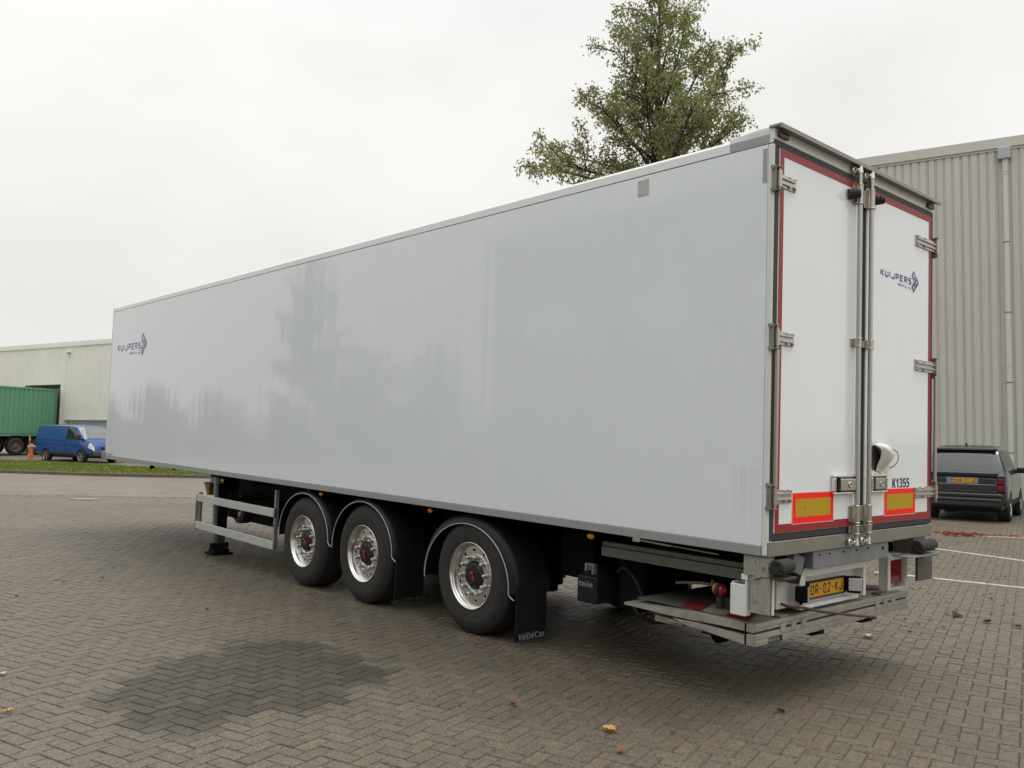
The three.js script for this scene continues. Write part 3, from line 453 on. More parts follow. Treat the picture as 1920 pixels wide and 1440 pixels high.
{ // rear frame and doors (rear plane x = 0, doors stand 2.5 cm proud of the seal)
  const yb = 1.135, yt = 3.768, zl = -0.014, zr = -2.506, zc = -1.262;
  P('rear_sill', [bx(-0.2, HB - 0.004, -WD + 0.001, 0.012, yb - 0.004, -0.001, 0.006)], M.stainless);
  P('rear_header', bx(-0.2, yt + 0.003, -WD + 0.001, 0.006, HT - 0.004, -0.001, 0.006), M.whiteFrame);
  P('rain_gutter', [bx(-0.03, HT - 0.004, -WD - 0.012, 0.065, HT + 0.014, 0.012, 0.004), bx(0.052, HT - 0.02, -WD - 0.012, 0.068, HT - 0.005, 0.012, 0.003)], M.alu);
  P('marker_lamp', bx(0.006, HT - 0.062, -0.15, 0.03, HT - 0.022, -0.03, 0.008), std(0.09, 0.012, 0.014, 0.25));
  P('marker_lamp', bx(0.006, HT - 0.062, -2.49, 0.03, HT - 0.022, -2.37, 0.008), std(0.09, 0.012, 0.014, 0.25));
  P('door_opening', bx(-0.1, yb, zr - 0.0, -0.025, yt, zl), M.gasket);
  const doors = [[zl, zc + 0.004, 1], [zc - 0.004, zr, -1]];
  doors.forEach(([a, b, s]) => {
    const d = part('rear_door', trailer), hi = Math.max(a, b), lo = Math.min(a, b), inner = 0.046;
    P('door_panel', bx(-0.024, yb + inner, lo + inner * (s > 0 ? 0.6 : 1), 0.014, yt - inner, hi - inner * (s > 0 ? 1 : 0.6), 0.008), M.doorWhite, d);
    const fr = (y0, y1, z0, z1, x) => bx(-0.024, y0, z0, x, y1, z1, 0.006);
    P('door_seal', [fr(yb, yb + inner + 0.002, lo, hi, 0.009), fr(yt - inner - 0.002, yt, lo, hi, 0.009), fr(yb + inner, yt - inner, hi - inner * (s > 0 ? 1 : 0.6), hi, 0.009), fr(yb + inner, yt - inner, lo, lo + inner * (s > 0 ? 0.6 : 1), 0.009)], M.gasket, d);
    // red reflective strip along the outer edges
    const oz = s > 0 ? hi - inner - 0.003 : lo + inner + 0.003, iz = s > 0 ? lo + 0.05 : hi - 0.05, dir = s > 0 ? -1 : 1;
    const st = (y0, y1, z0, z1) => bx(0.0142, y0, Math.min(z0, z1), 0.0154, y1, Math.max(z0, z1));
    P('reflective_strip', [st(yb + inner + 0.004, yb + inner + 0.058, oz, iz), st(yt - inner - 0.054, yt - inner - 0.002, oz, iz), st(yb + inner + 0.0585, yt - inner - 0.0545, oz, oz + dir * 0.048)], M.red, d);
    // hinges: strap with two ribs, knuckle, bracket on the post
    const hz = s > 0 ? 0.012 : -WD - 0.012;
    for (const [yc, strapH] of s > 0 ? [[3.50, 0.09], [2.455, 0.09], [1.42, 0.092]] : [[3.47, 0.095], [2.44, 0.095], [1.40, 0.092]]) {
      const z0 = s > 0 ? -0.07 : -WD + 0.07, z1 = s > 0 ? -0.25 : -2.147, kz = s > 0 ? -0.025 : -WD - 0.01;
      const zmin = Math.min(kz, z1), zmax = Math.max(kz, z1);
      const g = [bx(0.016, yc - strapH / 2, zmin, 0.024, yc + strapH / 2, zmax, 0.003)];
      for (const o of [-0.018, 0.018]) g.push(bx(0.022, yc + o - 0.009, zmin + 0.02, 0.036, yc + o + 0.009, zmax - 0.01, 0.006));
      for (const zz of [z1 + (s > 0 ? 0.02 : -0.02), (z1 + z0) / 2]) for (const o of [-1, 1]) g.push(new THREE.CylinderGeometry(0.009, 0.011, 0.014, 8).rotateZ(-Math.PI / 2).translate(0.03, yc + o * (strapH / 2 - 0.013), zz));
      P('hinge_strap', g, M.brushed, d);
      P('hinge_knuckle', [cyl([0.034, yc - 0.055, kz], [0.034, yc + 0.055, kz], 0.017, 0.017, 14), cyl([0.034, yc - 0.085, kz], [0.034, yc + 0.085, kz], 0.009, 0.009, 10)], M.steel, d);
      const bz = s > 0 ? 0.004 : -WD - 0.004, br = [bx(-0.006, yc - 0.088, Math.min(bz, bz + s * 0.006), 0.03, yc + 0.088, Math.max(bz, bz + s * 0.006), 0.003)];
      for (const o of [-0.078, 0.072]) br.push(bx(0.005, yc + o, Math.min(bz, kz - s * 0.02), 0.05, yc + o + 0.007, Math.max(bz, kz - s * 0.02), 0.002));
      for (const o of [-0.075, 0.075]) br.push(new THREE.CylinderGeometry(0.014, 0.016, 0.012, 10).rotateX(Math.PI / 2).translate(0.006, yc + o, bz + s * 0.011));
      P('hinge_bracket', br, M.galv, d);
    }
    // rod that joins the two lower hinges
    const kz = s > 0 ? -0.03 : -WD + 0.008; P('hinge_rod', cyl([0.034, 1.48, kz], [0.034, 2.37, kz], 0.0145, 0.0145, 14), M.brushed, d);
    // lock rod with guides, cams and keeper claws
    const lz = s > 0 ? -1.10 : -1.287, lx = 0.052;
    P('lock_rod', cyl([lx, 1.07, lz], [lx, 3.80, lz], 0.0165, 0.0165, 18), M.brushed, d);
    for (const [y, h] of [[2.52, 0.06], [1.27, 0.12], [1.16, 0.06], [3.62, 0.14]]) {
      const g = [cyl([lx, y - h / 2, lz], [lx, y + h / 2, lz], 0.024, 0.024, 16), bx(0.015, y - h / 2, lz - 0.03, 0.05, y + h / 2, lz + 0.03, 0.005)];
      for (const e of [-1, 1]) g.push(new THREE.TorusGeometry(0.0245, 0.0045, 6, 18).rotateX(Math.PI / 2).translate(lx, y + e * h / 2, lz));
      g.push(bx(0.016, y - h / 2 + 0.004, lz + 0.03, 0.026, y + h / 2 - 0.004, lz + 0.055, 0.003));
      P('rod_guide', g, M.steel, d);
    }
    for (const y of [1.068, 3.802]) {
      const g = []; for (const e of [-0.045, 0.045]) { g.push(new THREE.TorusGeometry(0.022, 0.009, 8, 16).rotateY(Math.PI / 2).translate(0.03, y, lz + e)); g.push(bx(0.012, y - 0.03, lz + e - 0.016, 0.022, y + 0.03, lz + e + 0.016, 0.004)); }
      g.push(cyl([lx, y - 0.022, lz], [lx, y + 0.03, lz], 0.022, 0.018, 12), bx(0.02, y - 0.012, lz - 0.04, 0.06, y + 0.012, lz + 0.04, 0.008)); P('lock_claw', g, M.chrome, d);
    }
    // recessed handle housing with paddle
    const h0 = s > 0 ? -0.79 : -1.355, h1 = s > 0 ? -1.13 : -1.61, ha = Math.min(h0, h1), hb = Math.max(h0, h1);
    P('handle_frame', [bx(0.014, 1.535, ha, 0.05, 1.555, hb, 0.009), bx(0.014, 1.415, ha, 0.05, 1.434, hb, 0.009), bx(0.014, 1.434, ha, 0.05, 1.535, ha + 0.022, 0.009), bx(0.014, 1.434, hb - 0.022, 0.05, 1.535, hb, 0.009)], M.chrome, d);
    P('handle_well', bx(0.0145, 1.43, ha + 0.015, 0.018, 1.54, hb - 0.015), M.black, d);
    const q0 = s > 0 ? ha + 0.02 : ha + 0.05, q1 = s > 0 ? hb - 0.08 : hb - 0.05; P('handle_paddle', [bx(0.018, 1.44, q0, 0.056, 1.53, q1, 0.01), new THREE.TorusGeometry(0.016, 0.006, 8, 16).rotateY(Math.PI / 2).translate(0.058, 1.485, (q0 + q1) / 2)], M.steel, d);
    // rubber stop
    const rz = s > 0 ? -0.99 : -1.36, ry = s > 0 ? 3.605 : 3.635, g = [cyl([0.02, ry, rz], [0.085, ry + 0.006, rz - (s > 0 ? 0.05 : 0.06)], 0.040, 0.031, 18)];
    for (const f of [0.35, 0.7]) g.push(new THREE.TorusGeometry(0.037 - 0.005 * f, 0.004, 6, 18).rotateY(Math.PI / 2 + 0.65).translate(0.02 + 0.065 * f, ry + 0.006 * f, rz - 0.05 * f));
    P('rubber_stop', g, M.rubber, d);
    // red and yellow marker plate
    const m0 = s > 0 ? -0.276 : -1.622, m1 = s > 0 ? -0.825 : -2.168;
    const mat = new THREE.MeshStandardMaterial({ roughness: 0.7, map: canvasTex(550, 200, (c, w, h) => { c.fillStyle = '#ff1602'; c.fillRect(0, 0, w, h); c.fillStyle = '#b89600'; c.fillRect(w * 0.075, h * 0.19, w * 0.85, h * 0.60); c.fillStyle = '#4a4106'; c.beginPath(); c.arc(w * 0.29, h * 0.52, 6, 0, 7); c.fill(); c.fillRect(w * 0.305, h * 0.53, 5, 9); }) });
    P('marker_plate', quad([0.0175, 1.235, m0], [0.0175, 1.235, m1], [0.0175, 1.437, m1], [0.0175, 1.437, m0]), mat, d, true);
    P('marker_plate_backing', bx(0.014, 1.229, Math.min(m0, m1) - 0.006, 0.0168, 1.443, Math.max(m0, m1) + 0.006, 0.001), std(0.75, 0.55, 0.52, 0.5), d);
    if (s < 0) {
      P('lettering', quad([0.0165, 3.025, -1.52], [0.0165, 3.025, -2.225], [0.0165, 3.213, -2.225], [0.0165, 3.213, -1.52]), logoMat, d, true);
      P('fleet_number', quad([0.0165, 1.44, -1.745], [0.0165, 1.44, -2.07], [0.0165, 1.522, -2.07], [0.0165, 1.522, -1.745]), decalMat(460, 130, (c, w, h) => { c.fillStyle = '#232a63'; c.font = 'bold 150px sans-serif'; const tw = c.measureText('K1355').width; c.save(); c.scale((w - 8) / tw, 1.1); c.fillText('K1355', 4, (h - 8) / 1.1); c.restore(); }), d, true);
      // torn white ventilation cover: a curled hood round a dark opening
      const N = 20, K = 12, pos = [], ix = [], cv = p => new THREE.CatmullRomCurve3(p.map(q => V(...q)), false, 'centripetal');
      const ca = cv([[0.022, 1.785, -1.40], [0.07, 1.75, -1.425], [0.068, 1.69, -1.445], [0.045, 1.63, -1.45], [0.022, 1.568, -1.465]]), cb = cv([[0.018, 1.795, -1.50], [0.020, 1.782, -1.62], [0.018, 1.715, -1.735], [0.018, 1.64, -1.70], [0.018, 1.562, -1.665]]);
      for (let i = 0; i <= N; i++) { const a = ca.getPoint(i / N), b = cb.getPoint(i / N); for (let j = 0; j <= K; j++) { const g = j / K, bul = 0.062 * Math.sin(Math.PI * Math.pow(g, 0.7)) * Math.sin(Math.PI * clamp(i / N + 0.08)) + 0.004 * Math.sin(9 * g + 6 * i / N); pos.push(lerp(a.x, b.x, g) + bul, lerp(a.y, b.y, g) + 0.01 * Math.sin(3 * Math.PI * g) * (i / N), lerp(a.z, b.z, g)); } }
      for (let i = 0; i < N; i++) for (let j = 0; j < K; j++) { const k = i * (K + 1) + j; ix.push(k, k + K + 1, k + 1, k + 1, k + K + 1, k + K + 2); }
      const g2 = new THREE.BufferGeometry(); g2.setAttribute('position', new THREE.Float32BufferAttribute(pos, 3)); g2.setIndex(ix); g2.computeVertexNormals();
      P('vent_cover', g2, std(0.70, 0.70, 0.655, 0.45, { side: THREE.DoubleSide }), d);
      P('vent_opening', prism([[1.385, 1.775], [1.30, 1.76], [1.30, 1.66], [1.345, 1.59], [1.44, 1.57], [1.47, 1.66], [1.46, 1.73]].map(([z, y]) => [z + 0.07, y]), 0.004).rotateY(Math.PI / 2).translate(0.0145, 0, 0), std(0.05, 0.047, 0.045, 0.7), d);
      P('vent_ring', tube([[0.03, 1.755, -1.68], [0.05, 1.72, -1.765], [0.05, 1.66, -1.775], [0.04, 1.615, -1.72], [0.025, 1.60, -1.69]], 0.0032, 30, 6), M.blackSteel, d);
    }
  });
}
// running gear
const AXLES = [-3.06, -4.882, -6.2025], TR = 0.5222;
{
  const cw = WD; // wheels: local z points outward, the outer tyre face at z = 0
  const W = 0.385, tyreProf = [];
  const prof = [[0.286, -0.016], [0.300, -0.006], [0.318, -0.004], [0.34, 0.0], [0.372, 0.004], [0.376, 0.0015], [0.40, 0.006], [0.425, 0.005], [0.428, 0.0015], [0.452, 0.001], [0.470, -0.008], [0.474, -0.014], [0.492, -0.022], [0.508, -0.034], [0.517, -0.050]];
  for (const [r, z] of prof) tyreProf.push(new THREE.Vector2(r, z));
  for (const zc of [-0.085, -0.15, -0.215, -0.28, -0.335]) tyreProf.push(new THREE.Vector2(TR, zc + 0.022), new THREE.Vector2(TR, zc + 0.006), new THREE.Vector2(TR - 0.011, zc + 0.004), new THREE.Vector2(TR - 0.011, zc - 0.004), new THREE.Vector2(TR, zc - 0.006));
  for (const [r, z] of prof.slice().reverse()) tyreProf.push(new THREE.Vector2(r, -W - z));
  const lathe = (p, seg = 72) => new THREE.LatheGeometry(p.map(q => q.isVector2 ? new THREE.Vector2(q.x, q.y) : new THREE.Vector2(q[0], q[1])), seg).rotateX(Math.PI / 2);
  const tyreG = lathe(tyreProf, 96);
  // polished aluminium rim: rolled lip, barrel, then the pierced disc
  const rimG = lathe([[0.284, -0.020], [0.288, -0.004], [0.297, 0.001], [0.302, -0.002], [0.303, -0.010], [0.296, -0.016], [0.284, -0.020], [0.276, -0.034], [0.272, -0.060], [0.262, -0.078], [0.246, -0.066]].reverse(), 80);
  const disc = new THREE.Shape(); disc.absarc(0, 0, 0.262, 0, Math.PI * 2); const hub = new THREE.Path(); hub.absarc(0, 0, 0.132, 0, Math.PI * 2, true); disc.holes.push(hub);
  for (let i = 0; i < 10; i++) { const a = (i + 0.5) * Math.PI / 5, h = new THREE.Path(); h.absellipse(0.227 * Math.cos(a), 0.227 * Math.sin(a), 0.0165, 0.021, 0, Math.PI * 2, true, a); disc.holes.push(h); }
  const discG = new THREE.ExtrudeGeometry(disc, { depth: 0.02, bevelEnabled: true, bevelSize: 0.004, bevelThickness: 0.004, bevelSegments: 3, curveSegments: 48 }).translate(0, 0, -0.086);
  const flangeG = lathe([[0.198, -0.063], [0.194, -0.056], [0.140, -0.054], [0.134, -0.06], [0.134, -0.1]].reverse(), 60);
  const backG = new THREE.CylinderGeometry(0.27, 0.27, 0.05, 40).rotateX(Math.PI / 2).translate(0, 0, -0.16);
  const nutG = mergeGeometries([new THREE.CylinderGeometry(0.0185, 0.0195, 0.030, 6).rotateX(Math.PI / 2), new THREE.SphereGeometry(0.0165, 12, 8, 0, 6.3, 0, 1.6).rotateX(Math.PI / 2).translate(0, 0, 0.014), new THREE.CylinderGeometry(0.026, 0.026, 0.006, 16).rotateX(Math.PI / 2).translate(0, 0, -0.016)].map(norm));
  const hubG = lathe([[0.134, -0.10], [0.128, -0.068], [0.112, -0.052], [0.108, -0.040], [0.100, -0.032], [0.06, -0.030], [0.0, -0.029]].reverse(), 40);
  const hubRib = []; for (let i = 0; i < 6; i++) { const a = i * Math.PI / 3 + 0.2; hubRib.push(new THREE.CylinderGeometry(0.009, 0.009, 0.012, 6).rotateX(Math.PI / 2).translate(0.086 * Math.cos(a), 0.086 * Math.sin(a), -0.028)); }
  const tagG = [new THREE.SphereGeometry(0.017, 14, 10).scale(1, 1, 0.8).translate(0.012, 0.022, -0.016), prism([[0.0, 0.026], [0.018, 0.022], [0.042, -0.04], [0.026, -0.046]], 0.005, 0.003).translate(0, 0, -0.022)];
  const textMat = decalMat(1024, 1024, (c, w, h) => { c.translate(w / 2, h / 2); const put = (s, a0, r, px, col) => { c.font = `bold ${px}px sans-serif`; c.fillStyle = col; let a = a0; for (const ch of s) { c.save(); c.rotate(a); c.fillText(ch, -c.measureText(ch).width / 2, -r * w / 1.06); c.restore(); a += (c.measureText(ch).width + 7) / (r * w / 1.06); } }; for (const o of [0.4, 0.4 + Math.PI]) put('385/65 R 22.5', o, 0.395, 40, 'rgba(88,84,78,0.75)'); put('TUBELESS', -1.1, 0.325, 24, 'rgba(80,76,70,0.6)'); }, { roughness: 0.85 });
  const textG = new THREE.RingGeometry(0.31, 0.45, 64, 1).translate(0, 0, 0.0075);
  { const p = textG.attributes.position, u = textG.attributes.uv; for (let i = 0; i < p.count; i++) u.setXY(i, 0.5 + p.getX(i) / 1.06, 0.5 + p.getY(i) / 1.06); }
  const sh = {}, hubMat = std(0.03, 0.03, 0.03, 0.45, { metalness: 0.3, map: rep(grimeTex, 3) });
  const wheel = (x, side, turn) => {
    const w = part('wheel', trailer); w.position.set(...toBody(x, TR, side > 0 ? -0.045 : -cw + 0.045)); w.rotation.set(0, side > 0 ? 0 : Math.PI, 0);
    if (!sh.tyre) {
      mesh('tyre', tyreG, M.tyre, w); mesh('rim', [rimG, discG, flangeG], M.polished, w); mesh('brake_drum', backG, M.black, w); mesh('hub_cap', [hubG, ...hubRib], hubMat, w); mesh('hub_tag', tagG, std(0.30, 0.03, 0.022, 0.5), w); mesh('tyre_lettering', textG, textMat, w, true);
      for (let i = 0; i < 10; i++) { const a = i * Math.PI / 5, n = mesh('wheel_nut', nutG.clone(), M.galvNut, w); n.position.set(0.1675 * Math.cos(a), 0.1675 * Math.sin(a), -0.036); }
      sh.tyre = w;
    } else for (const c of sh.tyre.children) w.add(c.clone());
    w.rotation.z = turn; return w;
  };
  M.galvNut = std(0.52, 0.51, 0.49, 0.3, { metalness: 0.85 });
  AXLES.forEach((x, i) => { wheel(x, 1, [0.1, -0.25, 0.45][i]); wheel(x, -1, 0.3 * i); });
  // mudguards: elliptic sheet over the wheel with a pale edge trim, flaps behind
  const guard = (cx, cy, rx, ry, a0, a1, z0, z1, s) => {
    const N = 40, pos = [], ix = [], cr = (a, k) => [cx - (rx + k) * Math.cos(a), cy + (ry + k) * Math.sin(a)];
    const lift = cy < 0.5 ? 0.055 : 0, rows = [[z0, -0.012], [z0, 0.006], [z0 - s * 0.02, 0.022 + lift * 0.45], [z0 - s * 0.06, 0.034 + lift], [z1, 0.036 + lift], [z1, 0.028 + lift], [z0 - s * 0.055, 0.02 + lift], [z0 - s * 0.012, -0.004]];
    for (let i = 0; i <= N; i++) { const a = lerp(a0, a1, i / N); for (const [z, k] of rows) { const [x, y] = cr(a, k); const b = toBody(x, y, z); pos.push(...b); } }
    const n = rows.length; for (let i = 0; i < N; i++) for (let j = 0; j < n; j++) { const k = i * n + j, l = i * n + (j + 1) % n; ix.push(k, l, k + n, l, l + n, k + n); }
    const g = new THREE.BufferGeometry(); g.setAttribute('position', new THREE.Float32BufferAttribute(pos, 3)); g.setIndex(s > 0 ? ix : ix.slice().reverse()); g.computeVertexNormals();
    const m = P('mudguard', g, M.plastic);
    const tr = []; for (let i = 0; i <= N; i++) { const [x, y] = cr(lerp(a0, a1, i / N), -0.006); tr.push(toBody(x, y, z0 + s * 0.002)); } { const e = tr[tr.length - 1]; tr.push([e[0] + 0.035, e[1] - 0.03, e[2]], [e[0] + 0.075, e[1] - 0.045, e[2]]); }
    P('edge_trim', tube(tr, 0.0052, 90, 6), std(0.42, 0.43, 0.44, 0.4), m);
    const [lx, ly] = cr(Math.PI / 2 + 0.06, 0.028); P('guard_label', bx(...toBody(lx - 0.018, ly - 0.0035, z0 - s * 0.03), ...toBody(lx + 0.018, ly + 0.001, z0 - s * 0.045)), std(0.3, 0.31, 0.32, 0.5), m);
    return m;
  };
  const gs = [[-3.115, 0.465, 0.615, 0.53], [-4.888, 0.56, 0.60, 0.52], [-6.175, 0.58, 0.602, 0.515]];
  for (const s of [1, -1]) gs.forEach(([cx, cy, rx, ry], i) => guard(cx, cy, rx, ry, -0.06, Math.PI + (i === 0 ? 0.05 : 0.0), s > 0 ? -0.028 : -cw + 0.028, s > 0 ? -0.43 : -cw + 0.43, s));
  const flap = (x, y0, y1, z0, z1) => { const g = new THREE.BoxGeometry(0.012, y1 - y0, Math.abs(z1 - z0), 1, 10, 8), p = g.attributes.position; for (let i = 0; i < p.count; i++) p.setX(i, p.getX(i) + 0.012 * Math.sin((p.getY(i) / (y1 - y0) + 0.5) * 3) + 0.004 * Math.sin(p.getZ(i) * 16)); g.computeVertexNormals(); const c = toBody(x, (y0 + y1) / 2, (z0 + z1) / 2); return P('mud_flap', g.translate(...c), M.flap); };
  for (const s of [1, -1]) {
    const zz = s > 0 ? [-0.03, -0.385] : [-cw + 0.385, -cw + 0.03];
    const f = flap(-2.42, 0.045, 0.50, ...zz); flap(-4.235, 0.14, 0.60, ...zz);
    if (s > 0) { const t = decalMat(512, 128, (c, w, h) => { c.fillStyle = 'rgba(150,156,160,0.9)'; c.font = 'bold 120px sans-serif'; const tw = c.measureText('VéDéCar').width; c.save(); c.scale((w - 6) / tw, 1); c.fillText('VéDéCar', 3, 116); c.restore(); }); const a = toBody(-2.393, 0.055, 0), b = toBody(-2.393, 0.135, 0); P('flap_lettering', quad([a[0], a[1], -0.045], [a[0], a[1], -0.36], [b[0], b[1], -0.36], [b[0], b[1], -0.045]), t, f, true); }
  }
  // axles, springs and air bellows
  AXLES.forEach(x => { const c = toBody(x, TR, 0); P('axle', [cyl([c[0], c[1], -0.3], [c[0], c[1], -cw + 0.3], 0.07)], M.black); for (const z of [-0.72, -cw + 0.72]) { P('trailing_arm', bx(c[0] - 0.45, c[1] - 0.14, z - 0.05, c[0] + 0.42, c[1] - 0.07, z + 0.05, 0.01), M.black); P('air_spring', cyl([c[0] + 0.36, c[1] - 0.07, z], [c[0] + 0.36, 0.82, z], 0.12), M.black); P('spring_hanger', cyl([c[0] - 0.42, c[1] - 0.1, z], [c[0] - 0.42, 0.95, z], 0.05), M.black); } });
  // chassis
  for (const z of [-0.86, -cw + 0.86]) P('chassis_beam', [bx(-BL + 0.6, 1.03, z - 0.07, -0.25, 1.06, z + 0.07), bx(-10.0, 0.70, z - 0.008, -0.25, 1.0, z + 0.008), bx(-BL + 0.6, 0.99, z - 0.008, -9.9, 1.03, z + 0.008), bx(-10.0, 0.685, z - 0.07, -0.25, 0.70, z + 0.07)], M.blackSteel);
  const cross = []; for (let x = -13.0; x < -0.3; x += 0.62) cross.push(bx(x, 1.03, -cw + 0.12, x + 0.05, 1.08, -0.12)); P('cross_member', cross, M.blackSteel).userData.kind = 'stuff';
  // side guard: two aluminium rails on posts
  for (const s of [1, -1]) {
    const z = s > 0 ? -0.02 : -cw + 0.02, zi = z - s * 0.028, sg = part('side_guard', trailer), B = (x0, y0, z0, x1, y1, z1, r) => { const a = toBody(x0, y0, z0), b = toBody(x1, y1, z1); return bx(a[0], a[1], a[2], a[0] + (x1 - x0), a[1] + (y1 - y0), b[2], r); };
    const rail = (y0, y1) => { const g = new RoundedBoxGeometry(2.46, 0.104, 0.028, 2, 0.006); g.rotateZ(Math.atan2(y1 - y0, 2.46) * 1); return g; };
    const top = rail(0.667, 0.668), bot = rail(0.276, 0.268); const c1 = [-8.16, 0.668, z - s * 0.014], c2 = [-8.14, 0.272, z - s * 0.014], G = (x0, y0, z0, x1, y1, z1, r) => bx(x0, y0, z0, x1, y1, z1, r);
    P('guard_rail', top.rotateZ(0).translate(...c1), M.guard, sg); P('guard_rail', bot.translate(...c2), M.guard, sg);
    P('guard_post', [G(-9.37, 0.21, zi, -9.30, 0.745, zi - s * 0.04, 0.006), G(-9.39, 0.21, z + s * 0.002, -9.366, 0.715, zi - s * 0.02, 0.004)], M.galv, sg);
    P('guard_post', G(-8.84, 0.22, zi, -8.79, 1.0, zi - s * 0.05, 0.006), M.galv, sg); P('guard_post', [G(-6.965, 0.22, zi, -6.925, 0.95, zi - s * 0.05, 0.006)], M.galv, sg);
    P('guard_end_cap', [G(-6.934, 0.212, zi, -6.92, 0.325, zi - s * 0.012), G(-6.934, 0.612, zi, -6.92, 0.722, zi - s * 0.012)], M.black, sg);
    // landing leg with a stepped sand foot
    const lz = s > 0 ? -0.40 : -cw + 0.40, L = part('landing_leg', trailer);
    const lp = (x, y, zz) => toBody(x, y, zz);
    P('outer_tube', [B(-9.47, 0.36, lz - 0.075, -9.31, 1.18, lz + 0.075, 0.012), B(-9.53, 0.92, lz - 0.12, -9.25, 1.22, lz + 0.12, 0.01)], M.blackSteel, L); P('inner_tube', B(-9.45, 0.1, lz - 0.06, -9.33, 0.37, lz + 0.06, 0.008), std(0.06, 0.052, 0.044, 0.7), L);
    P('foot', [B(-9.53, 0.0, lz - 0.16, -9.25, 0.035, lz + 0.16, 0.008), B(-9.49, 0.034, lz - 0.12, -9.29, 0.09, lz + 0.12, 0.012), (() => { const a = lp(-9.39, 0.13, lz - 0.13), b = lp(-9.39, 0.13, lz + 0.13); return cyl(a, b, 0.04); })(), B(-9.46, 0.088, lz - 0.075, -9.32, 0.17, lz + 0.075, 0.01)], M.black, L);
    P('mounting_plate', B(-9.62, 0.55, lz - s * 0.13, -9.12, 1.2, lz - s * 0.15, 0.004), M.blackSteel, L);
  }
  P('leg_brace', [(() => { const a = toBody(-9.39, 0.8, -0.5), b = toBody(-9.39, 0.8, -cw + 0.5); return cyl(a, b, 0.025); })()], M.blackSteel);
  // grey connection box and wheel chock by the leg, lamp brackets
  P('connection_box', bx(-9.0, 0.905, -0.16, -8.74, 0.995, -0.06, 0.008), std(0.11, 0.125, 0.13, 0.45));
  P('wheel_chock', prism([[-0.12, 0.09], [0.06, 0.09], [0.06, -0.085], [0.0, -0.085]], 0.08, 0.006).translate(-9.62, 0.77, -0.36), std(0.30, 0.16, 0.035, 0.6));
  for (const [x, y, r] of [[-8.93 + 0.36, 0.965, 1], [-5.82, 0.99, 1], [-3.70, 0.992, 1], [-1.585, 0.985, 1.0]]) { const l = part('side_marker_lamp', trailer); P('lens', new THREE.SphereGeometry(0.03, 20, 12).scale(1.25, 0.75, 0.5).translate(x, y, -0.055), M.amber, l); P('lamp_bracket', [bx(x - 0.016, y, -0.09, x + 0.016, HB + 0.02, -0.08), new THREE.CylinderGeometry(0.03, 0.03, 0.02, 20).rotateX(Math.PI / 2).scale(1.3, 0.85, 1).translate(x, y, -0.068)], M.black, l); }
  // spare wheel carried upright and the equipment box beside it
  const sw = part('spare_wheel', trailer), so = [-10.25, 0.39, -1.05];
  const k = 0.24 / TR; P('tyre', tyreG.clone().scale(k, k, k * 1.1).translate(...so), std(0.10, 0.09, 0.08, 0.85, { map: rep(grimeTex, 3) }), sw); P('rim', [rimG.clone(), discG.clone()].map(g => g.scale(k, k, k).translate(...so)), M.galvNut, sw); P('carrier', cyl([so[0], so[1], -1.2], [so[0], so[1] + 0.35, -1.45], 0.04), M.black, sw);
  P('equipment_box', bx(-10.2, 0.19, -2.0, -9.15, 0.9, -1.16, 0.03), M.black); P('air_tank', cyl([-9.0, 0.80, -1.0], [-7.3, 0.80, -1.0], 0.13), M.black);
  P('front_bumper', bx(-BL - 0.22, HB, -0.10, -BL + 0.06, HB + 0.125, 0.006, 0.012), M.galv); P('maker_label', bx(-BL + 0.13, HB + 0.075, 0.0, -BL + 0.42, HB + 0.108, 0.002), M.lightGreyFilm);
  P('front_coupling_plate', bx(-BL + 0.3, 1.035, -cw + 0.4, -9.9, 1.07, -0.4), M.blackSteel);
  P('air_hose', [tube([[-12.3, 1.04, -0.4], [-12.34, 0.98, -0.38], [-12.30, 0.93, -0.36], [-12.24, 0.95, -0.35]], 0.022, 16, 8), bx(-12.36, 0.93, -0.42, -12.3, 1.04, -0.36), tube([[-11.4, 1.04, -0.4], [-11.35, 0.985, -0.38], [-11.2, 0.965, -0.36]], 0.012, 12, 6)], M.black);
}
